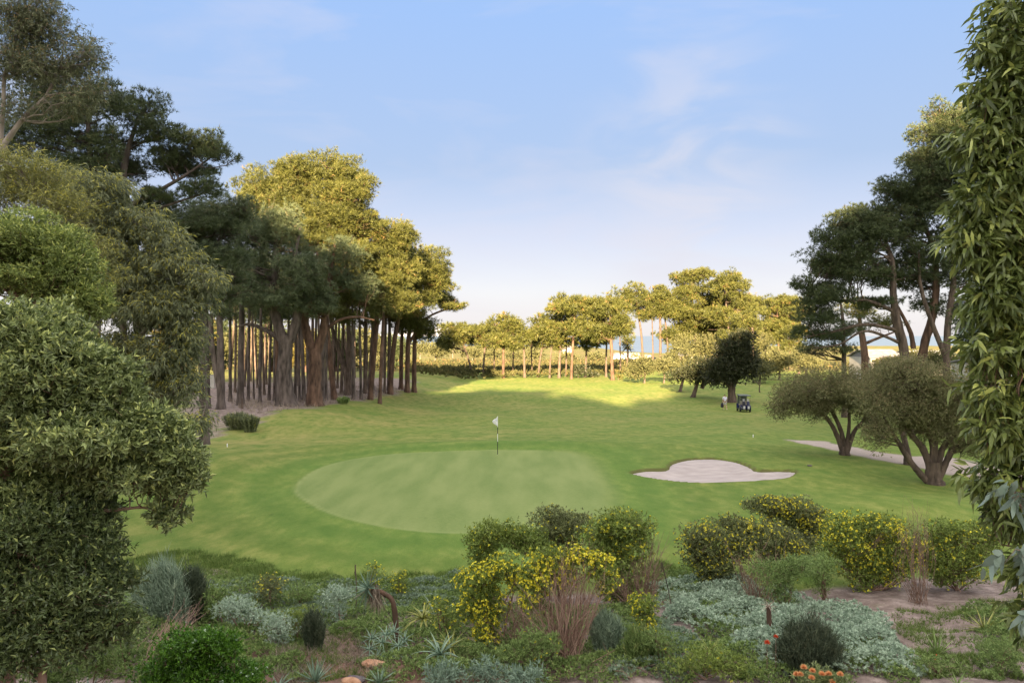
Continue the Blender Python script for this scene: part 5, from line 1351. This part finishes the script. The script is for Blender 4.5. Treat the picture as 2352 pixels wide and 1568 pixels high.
# leaning aloe with a bare reddish trunk
b = onground(912, 14.2)
root = thing('leaning_aloe', b, 'leaning aloe with a bent reddish trunk and a drooping grey head', 'aloe')
mb = MB(); P = spline([b, at(905, 1390, 14.2), at(882, 1362, 14.2), at(855, 1352, 14.2)], 12)
tube(mb, P, np.linspace(.055, .042, 12), 8, wob=.06, rng=np.random.default_rng(3))
mb.build('trunk', M['red_bark'], root, b)
mb = MB(); rg = np.random.default_rng(736)
rosette(mb, at(846, 1350, 14.2), 40, .46, .036, rg, up=(-.75, 0, .35), curl=.5, rise=.15)
mb.build('leaves', M['aloe'], root, b)
mb = MB(); P0 = at(862, 1356, 14.2)
n = 160
blades(mb, np.repeat(P0[None], n, 0) + rg.standard_normal((n, 3)) * .05, nrm(rg.standard_normal((n, 3)) * .35 + [0, 0, -1]), rg.uniform(.25, .5, n), .03, rg, rg.uniform(0, 1, n))
mb.build('dead_leaves', M['straw'], root, b)
# upright aloe stems
for k, (px, Y, h, lab) in enumerate([(1765, 14.4, .75, 'short scaly aloe trunk standing out of the silver ground cover'), ]):
    b = onground(px, Y); mb = MB()
    root = thing('stemmed_aloe', b, lab, 'aloe')
    tube(mb, [b, b + [.02, 0, h * .5], b + [0, 0, h]], [.05, .055, .045], 8, True, .08, np.random.default_rng(4))
    mb.build('trunk', M['red_bark'], root, b)
    mb = MB(); rosette(mb, b + [0, 0, h], 14, .22, .02, np.random.default_rng(737), curl=.6, rise=.2)
    mb.build('leaves', M['straw'], root, b)
# thin flower spikes
for k, (px, Y, py, lab) in enumerate([(816, 16.6, 1297, 'thin brown flower spike sticking up beside the leaning aloe'), (1520, 16.0, 1290, 'thin black curved flower stalk over the dark spiky aloe')]):
    b = onground(px + (28 if k else 0), Y); t = at(px, py, Y); mb = MB()
    tube(mb, spline([b, (b + t) / 2 + [0.03, 0, -.05], t], 6), [.011, .010, .010, .009, .012, .008], 5, True)
    rg = np.random.default_rng(k); n = 60
    blades(mb, t + np.stack([np.zeros(n), np.zeros(n), -rg.uniform(0, .22, n)], 1), nrm(rg.standard_normal((n, 3)) + [0, 0, .4]), .035, .016, rg, None)
    tag(mb.build('flower_spike', M['dark_bark']), lab, 'flower spike', 'thin flower spikes')

# pincushion flowers
b = onground(1880, 11.6)
root = thing('pincushion_shrub', b, 'shrub with a cluster of round peach-orange pincushion flowers at the bottom edge', 'shrub')
mb = MB(); rg = np.random.default_rng(741)
for c, rad in pads([(1880, 1580, 66, 34, 11.8, 8)], rg):
    fol_leaves(mb, c, rad, 90, rg, .07, .018, 6, 0, 8)
mb.build('foliage', M['broad_leaf'], root, b)
mb = MB()
for i in range(7):
    tube(mb, [b + rg.standard_normal(3) * [.1, .05, 0], at(1840 + 14 * i, 1560, 11.8)], [.012, .006], 5)
mb.build('stems', M['twig'], root, b)
for i, (px, py) in enumerate([(1846, 1532), (1838, 1548), (1866, 1540), (1864, 1556), (1888, 1547), (1903, 1547), (1930, 1548), (1912, 1566), (1829, 1548)]):
    c = at(px, py, 11.5 + .05 * (i % 3)); mb = MB(); n = 420
    d = rdir(rg, n); d[:, 2] = np.abs(d[:, 2]) * .9 - .15; d[:, 1] -= .2; d = nrm(d)
    blades(mb, c + d * .012, d, rg.uniform(.036, .052, n), .008, rg, rg.uniform(0, .85, n))
    leaves(mb, c + d[:120] * .008, d[:120], .034, .020, rg, rg.uniform(0, .6, 120))
    mb.build('flower_head', M['peach'], root, b)
for k, (px, py, Y, lab) in enumerate([(1759, 1569 - 1, 12.0, None), (1757, 1571 - 2, 12, None)][:0] + [(1762, 1476, 12.6, 'red flower head in the silver ground cover, left one of two'), (1782, 1462, 12.8, 'smaller red flower head in the silver ground cover, right one of two')]):
    c = at(px, py, Y); g = onground(px, Y); root = thing('red_flower', g, lab, 'flower', 'red flowers in the silver ground cover'); n = 220
    mb = MB(); tube(mb, [g, c], [.006, .004], 5); mb.build('stalk', M['twig'], root, g)
    mb = MB(); d = rdir(rg, n); d[:, 2] = np.abs(d[:, 2]); s_ = 1 if k == 0 else .7
    blades(mb, c + d * .01, d, rg.uniform(.04, .06, n) * s_, .012, rg, rg.uniform(0, 1, n)); mb.build('flower_head', M['scarlet'], root, g)

# rocks
def rock(label, px, Y, sx, sy, sz, mat, seed, rz=0.0):
    b = onground(px, Y); rg = np.random.default_rng(seed)
    nu, nv = 18, 10; V = []
    ph = rg.uniform(0, 6, 6)
    for j in range(nv + 1):
        th = PI * j / nv
        for i in range(nu):
            a = 2 * PI * i / nu
            d = np.array([math.sin(th) * math.cos(a), math.sin(th) * math.sin(a), math.cos(th)])
            r = 1 + .16 * math.sin(3 * d[0] + ph[0]) * math.cos(2.5 * d[1] + ph[1]) + .10 * math.sin(6 * d[2] + 4 * d[0] + ph[2]) + rg.uniform(-.02, .02)
            V.append(b + np.sign(d) * np.abs(d) ** .8 * r * [sx, sy, sz] + [0, 0, sz * .35])
    f = [(j * nu + i, (j + 1) * nu + i, (j + 1) * nu + (i + 1) % nu, j * nu + (i + 1) % nu) for j in range(nv) for i in range(nu)]
    mb = MB(); mb.add(V, f, smooth=True)
    return tag(mb.build('rock', mat, None, b), label, 'rock', 'rocks on the bank')
M['rock_orange'] = noisemat('rock_orange', (.34, .17, .10), (.58, .36, .24), 5, rough=.9, bump=.6)
M['rock_dark'] = noisemat('rock_dark', (.06, .05, .06), (.22, .18, .19), 5, rough=.9, bump=.6)
rock('orange sandstone rock at the bottom edge between two pale aloes', 808, 11.75, .17, .12, .15, M['rock_orange'], 1)
rock('dark purplish rock just behind the orange one', 815, 12.3, .16, .10, .07, M['rock_dark'], 2)
rock('low reddish rock slab on the soil above the dark one', 860, 12.9, .22, .12, .06, M['rock_orange'], 3)
rock('dark stone on the sand beside the upright spiky plant', 2080, 13.4, .14, .08, .05, M['rock_dark'], 4)
rock('small grey stone lying on the lawn left of the rounded trees', 1860, 37.5, .12, .09, .05, M['rock_dark'], 5)

# ------------------------------------------------------------------ flag
M['white'] = plain('white_paint', (.78, .78, .78), .5)
M['flagcloth'] = noisemat('flag_cloth', (.42, .44, .62), (.82, .82, .86), 3.2, (1, 1, 1), .8, 0, lo=.42, hi=.5)
M['black'] = plain('black_paint', (.025, .028, .022), .5)
b = onground(1143, 41.6)
root = thing('flagstick', b, 'golf flagstick with a limp white flag standing on the putting green', 'flagstick')
H = 2.16
mb = MB(); tube(mb, [b + [0, 0, -.05], b + [0, 0, H]], [.016, .016], 8, True); mb.build('pole', M['white'], root, b)
for z0, z1 in ((0.02, .74), (1.18, 1.56)):
    mb = MB(); tube(mb, [b + [0, 0, z0], b + [0, 0, z1]], [.019, .019], 8, True); mb.build('dark_band', M['black'], root, b)
mb = MB(); V = []
for i in range(9):
    t = i / 8
    for j in range(6):
        s = j / 5
        wdt = (.26 * math.sin(PI * min(1, t * .95 + .08)) + .02) * s
        V.append(b + [-.015 - wdt, .05 * math.sin(s * 7 + t * 3) * s, H - .02 - .50 * t - .10 * s * (1 - t)])
mb.add(V, [(i * 6 + j, i * 6 + j + 1, (i + 1) * 6 + j + 1, (i + 1) * 6 + j) for i in range(8) for j in range(5)], smooth=True)
mb.build('flag', M['flagcloth'], root, b)
# hole
mb = MB(); rg_ = .054
ang = np.linspace(0, 2 * PI, 24, endpoint=False)
for k, (px, py, lab) in enumerate([(1730, 1004, 'small white distance marker stake on the right of the fairway'), (522, 1026, 'tiny white marker stake on the lawn below the grove')]):
    g = gp(px, py); mb = MB()
    tube(mb, [g, g + [0, 0, .17]], [.035, .033], 8, True); tube(mb, [g + [0, 0, .16], g + [0, 0, .20]], [.036, .012], 8, True)
    tag(mb.build('marker_stake', M['white'], None, g), lab, 'marker', 'marker stakes')
g = onground(556, 64); mb = MB(); tube(mb, [g, g + [0, 0, .9]], [.11, .09], 8, True, .1, np.random.default_rng(2))
tag(mb.build('stump', M['dark_bark'], None, g), 'narrow broken stump standing left of the biggest pine at the grove edge', 'stump')

# ------------------------------------------------------------------ golf cart (seen from behind)
M['navy'] = plain('navy_paint', (.012, .016, .07), .25, 0, .5)
M['tyre'] = plain('tyre_rubber', (.02, .02, .02), .8)
M['chrome'] = plain('bright_metal', (.6, .6, .6), .25, 1.0)
M['roofgrey'] = plain('roof_plastic', (.10, .12, .12), .5)
M['seat'] = plain('seat_vinyl', (.34, .31, .26), .5)
M['bagdark'] = plain('bag_nylon', (.02, .02, .035), .7)
M['bagwhite'] = plain('bag_panel', (.55, .55, .6), .6)
M['skin'] = plain('skin', (.48, .30, .22), .6)
M['shirt'] = plain('pale_lilac_shirt', (.66, .65, .78), .85)
M['shorts'] = plain('pale_grey_shorts', (.55, .52, .52), .85)
M['hair'] = plain('dark_hair', (.03, .022, .018), .6)
M['shoe'] = plain('white_shoe', (.7, .66, .55), .6)
g = gp(1708, 945)
cart = thing('golf_cart', g, 'dark blue golf cart with a flat roof seen from behind, golf bags on its back', 'golf cart')
cart.rotation_euler = (0, 0, R(-6)); cart.scale = (.98, .98, .98)
def cpart(name, mat, mb, parent=cart):
    o = mb.build(name, mat, parent, (0, 0, 0), loc=(0, 0, 0)); return o
def prism(mb, prof, x0, x1):
    """profile in y,z extruded along x"""
    n = len(prof); V = [(x0, y, z) for y, z in prof] + [(x1, y, z) for y, z in prof]
    mb.add(V, [tuple(range(n))]); mb.add(V, [tuple(range(2 * n - 1, n - 1, -1))])
    mb.add(V, [(i, i + n, (i + 1) % n + n, (i + 1) % n) for i in range(n)])
def bevel(o, w=.02):
    md = o.modifiers.new('bevel', 'BEVEL'); md.width = w; md.segments = 2; md.limit_method = 'ANGLE'
mb = MB(); prism(mb, [(-1.1, .32), (-1.12, .62), (-.95, .78), (-.5, .80), (-.45, .42), (.45, .36), (.75, .45), (.95, .85), (1.15, .8), (1.25, .4), (1.2, .25), (-1.0, .25)], -.58, .58)
bevel(cpart('body', M['navy'], mb), .04)
mb = MB(); box(mb, -.62, .62, -1.0, 1.05, 1.80, 1.86); bevel(cpart('roof', M['roofgrey'], mb), .02)
for x in (-.56, .56):
    for y0, y1, z0 in ((-.62, -.85, .78), (.95, .70, .80)):
        mb = MB(); tube(mb, [(x, y0, z0), (x * .97, y1, 1.81)], [.022, .022], 6); cpart('roof_post', M['chrome'], mb)
mb = MB(); box(mb, -.52, .52, -.42, .12, .72, .86); bevel(cpart('seat', M['seat'], mb), .03)
mb = MB(); prism(mb, [(-.46, .88), (-.36, .88), (-.42, 1.22), (-.52, 1.22)], -.52, .52); bevel(cpart('backrest', M['seat'], mb), .03)
for x in (-.50, .50):
    for y in (-.75, .85):
        wpt = bpy.data.objects.new('wheel', None); col.objects.link(wpt); wpt.parent = cart; wpt.location = (x * 1.04, y, .23)
        mb = MB(); tube(mb, [(-.09, 0, 0), (-.07, 0, 0), (.07, 0, 0), (.09, 0, 0)], [.19, .23, .23, .19], 20, True); cpart('tyre', M['tyre'], mb, wpt)
        mb = MB(); tube(mb, [(-.095, 0, 0), (.095, 0, 0)], [.11, .11], 14, True); cpart('rim', M['chrome'], mb, wpt)
mb = MB(); prism(mb, [(.92, .85), (.96, .85), (.72, 1.78), (.69, 1.78)], -.5, .5)
M['screen'] = plain('tinted_screen', (.12, .14, .13), .1)
cpart('windscreen', M['screen'], mb)
for x in (-.36, .36):
    mb = MB(); box(mb, x - .07, x + .07, -1.15, -1.10, .48, .58); o = cpart('tail_light', M['bagwhite'], mb)
for i, x in enumerate((-.22, .24)):
    bag = thing('golf_bag', (0, 0, 0), ['left golf bag of the two strapped to the back of the cart', 'right golf bag of the two strapped to the back of the cart'][i], 'golf bag', 'golf bags on the cart')
    bag.location = tuple(g); bag.rotation_euler = cart.rotation_euler
    mb = MB(); tube(mb, [(x, -1.28, .35), (x, -1.22, .75), (x, -1.12, 1.18)], [.15, .16, .14], 14, True); mb.build('bag_body', M['bagdark'] if i == 0 else M['navy'], bag, loc=(0, 0, 0))
    mb = MB(); box(mb, x - .10, x + .10, -1.47, -1.38, .42, .72); bevel(mb.build('pocket', M['bagwhite'], bag, loc=(0, 0, 0)), .02)
    for q in range(6):
        xx = x + .08 * math.cos(q); yy = -1.1 + .08 * math.sin(q); mb = MB()
        tube(mb, [(xx, yy, 1.15), (xx + .02, yy + .05, 1.38)], [.009, .009], 5); tube(mb, [(xx - .03, yy + .05, 1.38), (xx + .04, yy + .04, 1.42)], [.025, .035], 6, True)
        mb.build('club', M['chrome'] if q % 2 else M['bagwhite'], bag, loc=(0, 0, 0))

# ------------------------------------------------------------------ the person walking towards the trees
g = gp(1665, 941)
def skin_mesh(name, verts, edges, radii, mat, parent, sub=2, root=0):
    me = bpy.data.meshes.new(name); me.from_pydata(verts, edges, []); me.update()
    o = bpy.data.objects.new(name, me); col.objects.link(o); o.parent = parent
    md = o.modifiers.new('skin', 'SKIN')
    sv = me.skin_vertices[0].data if me.skin_vertices else None
    if sv is None:
        bpy.context.view_layer.objects.active = o
        me.skin_vertices.new() if hasattr(me.skin_vertices, 'new') else None
        sv = me.skin_vertices[0].data
    for i, r in enumerate(radii):
        sv[i].radius = (r, r) if not isinstance(r, tuple) else r
    sv[root].use_root = True
    s = o.modifiers.new('subdivision', 'SUBSURF'); s.levels = sub; s.render_levels = sub
    me.materials.append(mat)
    return o
pers = thing('person', g, 'person in a pale lilac shirt and light shorts walking away, carrying a dark bag', 'person')
pers.rotation_euler = (0, 0, R(12))
BV = [(0, 0, .95), (0, 0, 1.15), (0, .02, 1.36), (0, .02, 1.47), (0, .04, 1.54), (0, .05, 1.64),          # pelvis..head
      (-.17, .02, 1.40), (-.24, -.02, 1.14), (-.25, .06, .90), (-.25, .08, .80),                             # left arm
      (.17, .02, 1.40), (.25, -.05, 1.15), (.24, .04, .92), (.24, .06, .82),
      (-.09, 0, .90), (-.10, .10, .50), (-.10, .02, .09), (-.10, .16, .04),
      (.09, 0, .90), (.10, -.04, .50), (.10, -.28, .14), (.10, -.16, .05)]
BE = [(0, 1), (1, 2), (2, 3), (3, 4), (4, 5), (2, 6), (6, 7), (7, 8), (8, 9), (2, 10), (10, 11), (11, 12), (12, 13), (0, 14), (14, 15), (15, 16), (16, 17), (0, 18), (18, 19), (19, 20), (20, 21)]
BR = [.13, .12, .14, .07, .06, .095, .06, .045, .032, .036, .06, .045, .032, .036, .085, .058, .042, .038, .085, .058, .042, .038]
try:
    skin_mesh('body', BV, BE, BR, M['skin'], pers)
    skin_mesh('shirt', [(0, 0, .93), (0, 0, 1.12), (0, .02, 1.36), (0, .02, 1.44), (-.18, .02, 1.40), (-.235, -.01, 1.17), (.18, .02, 1.40), (.24, -.03, 1.18)],
              [(0, 1), (1, 2), (2, 3), (2, 4), (4, 5), (2, 6), (6, 7)], [.165, .155, .165, .085, .08, .072, .08, .072], M['shirt'], pers)
    skin_mesh('shorts', [(0, 0, .95), (-.095, 0, .84), (-.10, .08, .54), (.095, 0, .84), (.10, -.03, .54)], [(0, 1), (1, 2), (0, 3), (3, 4)], [.15, .105, .085, .105, .085], M['shorts'], pers)
    skin_mesh('hair', [(0, .03, 1.62), (0, .045, 1.68), (0, .05, 1.71)], [(0, 1), (1, 2)], [.095, .10, .07], M['hair'], pers)
    skin_mesh('shoe', [(-.10, -.02, .06), (-.10, .18, .045)], [(0, 1)], [.055, .05], M['shoe'], pers)
    skin_mesh('shoe', [(.10, -.32, .12), (.10, -.14, .045)], [(0, 1)], [.055, .05], M['shoe'], pers)
except Exception as e:
    print('PERSON', e)
mb = MB(); tube(mb, [(0, 0, 0), (0, 0, .12), (0, 0, .40), (0, 0, .52)], [.12, .17, .15, .06], 12, True, .05, np.random.default_rng(5))
bag = mb.build('carry_bag', M['bagdark'], None, loc=tuple(np.array(g) + [-.31, .04, .27]))
tag(bag, 'dark bag hanging from the left hand of the walking person', 'bag')

# ------------------------------------------------------------------ houses and walls
M['render_white'] = noisemat('white_render', (.40, .38, .36), (.50, .48, .45), .8, rough=.9)
M['roof_dark'] = noisemat('grey_roof', (.13, .13, .15), (.26, .25, .27), 1.5, (1, 1, 6), .8)
M['roof_pale'] = noisemat('pale_roof', (.20, .20, .21), (.28, .275, .28), 1.5, (1, 1, 6), .8)
M['pane'] = plain('window_glass', (.06, .08, .10), .1, 0, .6)
def house(label, x0, x1, py_eave, Y, depth, roof_px, rmat='roof_dark', wins=3, gable_end=False, base_drop=.6):
    a, b_ = onground(x0, Y), onground(x1, Y)
    X0, X1 = a[0], b_[0]; zb = min(a[2], b_[2], gz(X0, Y + depth)) - base_drop
    ze = CAMZ - (py_eave - HY) / F * Y; zr = ze + roof_px / F * Y
    org = np.array([(X0 + X1) / 2, Y, zb])
    root = thing('house', org, label, 'house', 'houses beyond the course')
    mb = MB(); box(mb, X0, X1, Y, Y + depth, zb, ze)
    if gable_end:
        xm = (X0 + X1) / 2
        mb.add([(X0, Y, ze), (X1, Y, ze), (xm, Y, zr)], [(0, 1, 2)])
    mb.build('wall', M['render_white'], root, org)
    mb = MB(); o_ = .35
    if gable_end:
        xm = (X0 + X1) / 2
        for s_, xe in ((-1, X0 - o_), (1, X1 + o_)):
            mb.add([(xe, Y - o_, ze - .1), (xm, Y - o_, zr + .05), (xm, Y + depth, zr + .05), (xe, Y + depth, ze - .1),
                    (xe, Y - o_, ze + .08), (xm, Y - o_, zr + .25), (xm, Y + depth, zr + .25), (xe, Y + depth, ze + .08)],
                   [(0, 1, 2, 3), (7, 6, 5, 4), (0, 4, 5, 1), (3, 2, 6, 7), (0, 3, 7, 4)])
    else:
        ym = Y + depth / 2
        for ya, yb in ((Y - o_, ym), (Y + depth + o_, ym)):
            mb.add([(X0 - o_, ya, ze - .08), (X1 + o_, ya, ze - .08), (X1 + o_, yb, zr), (X0 - o_, yb, zr), (X0 - o_, ya, ze + .1), (X1 + o_, ya, ze + .1), (X1 + o_, yb, zr + .18), (X0 - o_, yb, zr + .18)],
                   [(0, 1, 2, 3), (7, 6, 5, 4), (0, 4, 5, 1), (1, 5, 6, 2), (0, 3, 7, 4)])
        mb.add([(X0, Y, ze), (X0, ym, zr), (X0, Y + depth, ze)], [(0, 1, 2)]); mb.add([(X1, Y, ze), (X1, ym, zr), (X1, Y + depth, ze)], [(2, 1, 0)])
    mb.build('roof', M[rmat], root, org)
    wd = (X1 - X0) / (wins * 2 + 1)
    for i in range(wins):
        xa = X0 + wd * (2 * i + 1); z1 = ze - .35; z0 = z1 - min(1.3, max(.7, (ze - zb) * .4))
        mb = MB(); box(mb, xa - .06, xa + wd + .06, Y - .05, Y + .02, z0 - .06, z1 + .06); f_ = mb.build('window', M['white'], root, org)
        mb = MB(); box(mb, xa, xa + wd, Y - .07, Y - .052, z0, z1); p_ = mb.build('pane', M['pane'], f_, org, loc=(0, 0, 0))
    return root
house('white house with a dark grey roof between the trunks of the shaded right-hand pines', 2000, 2072, 821, 125, 8, 16, wins=1)
house('white building behind the tallest rounded olive tree, right of the dark-roofed house', 2098, 2185, 815, 140, 8, 8, 'roof_pale', 3)
house('house with tall white window columns at the right edge beside the yellow shrub', 2268, 2345, 838, 96, 8, 12, 'roof_dark', 3)
house('far cream cottage with a gable roof, left of the pale rounded small trees', 1408, 1436, 819, 260, 8, 7, 'roof_pale', 2, True)
house('long far cream cottage joined to the right of the gabled one', 1438, 1470, 820, 262, 8, 8, 'roof_pale', 2)
house('small far cottage seen left of the straight dark pine trunk', 1482, 1504, 822, 255, 8, 6, 'roof_pale', 1, True)
house('pale building with a grey roof glimpsed behind the flat-topped far pine', 1292, 1314, 802, 300, 10, 12, 'roof_pale', 2)
house('white house glimpsed behind the tallest dark leafy tree', 1728, 1768, 820, 190, 8, 10, 'roof_dark', 2)
house('far white cottage between the thin trunks right of the sea gap', 1560, 1590, 818, 250, 8, 7, 'roof_dark', 2)
a, b_ = onground(425, 98), onground(492, 98); mb = MB()
box(mb, a[0], b_[0], 98, 98.25, a[2] - .4, CAMZ - (861 - HY) / F * 98)
box(mb, a[0] - .03, b_[0] + .03, 97.96, 98.29, CAMZ - (861 - HY) / F * 98, CAMZ - (861 - HY) / F * 98 + .07)
tag(mb.build('boundary_wall', M['render_white'], None, (a + b_) / 2), 'low white boundary wall behind the left end of the pine grove', 'wall')
# palm
g = onground(1440, 225); root = thing('palm_tree', g, 'small palm standing on the skyline right of the thick orange trunk', 'palm')
mb = MB(); T = at(1441, 800, 225); tube(mb, spline([g, (g + T) / 2 + [.2, 0, 0], T], 8), [.28] * 8, 7); mb.build('trunk', M['red_bark'], root, g)
mb = MB(); rosette(mb, T, 26, 2.6, .55, np.random.default_rng(8), curl=1.2, rise=.2); mb.build('fronds', M['scrub'], root, g)
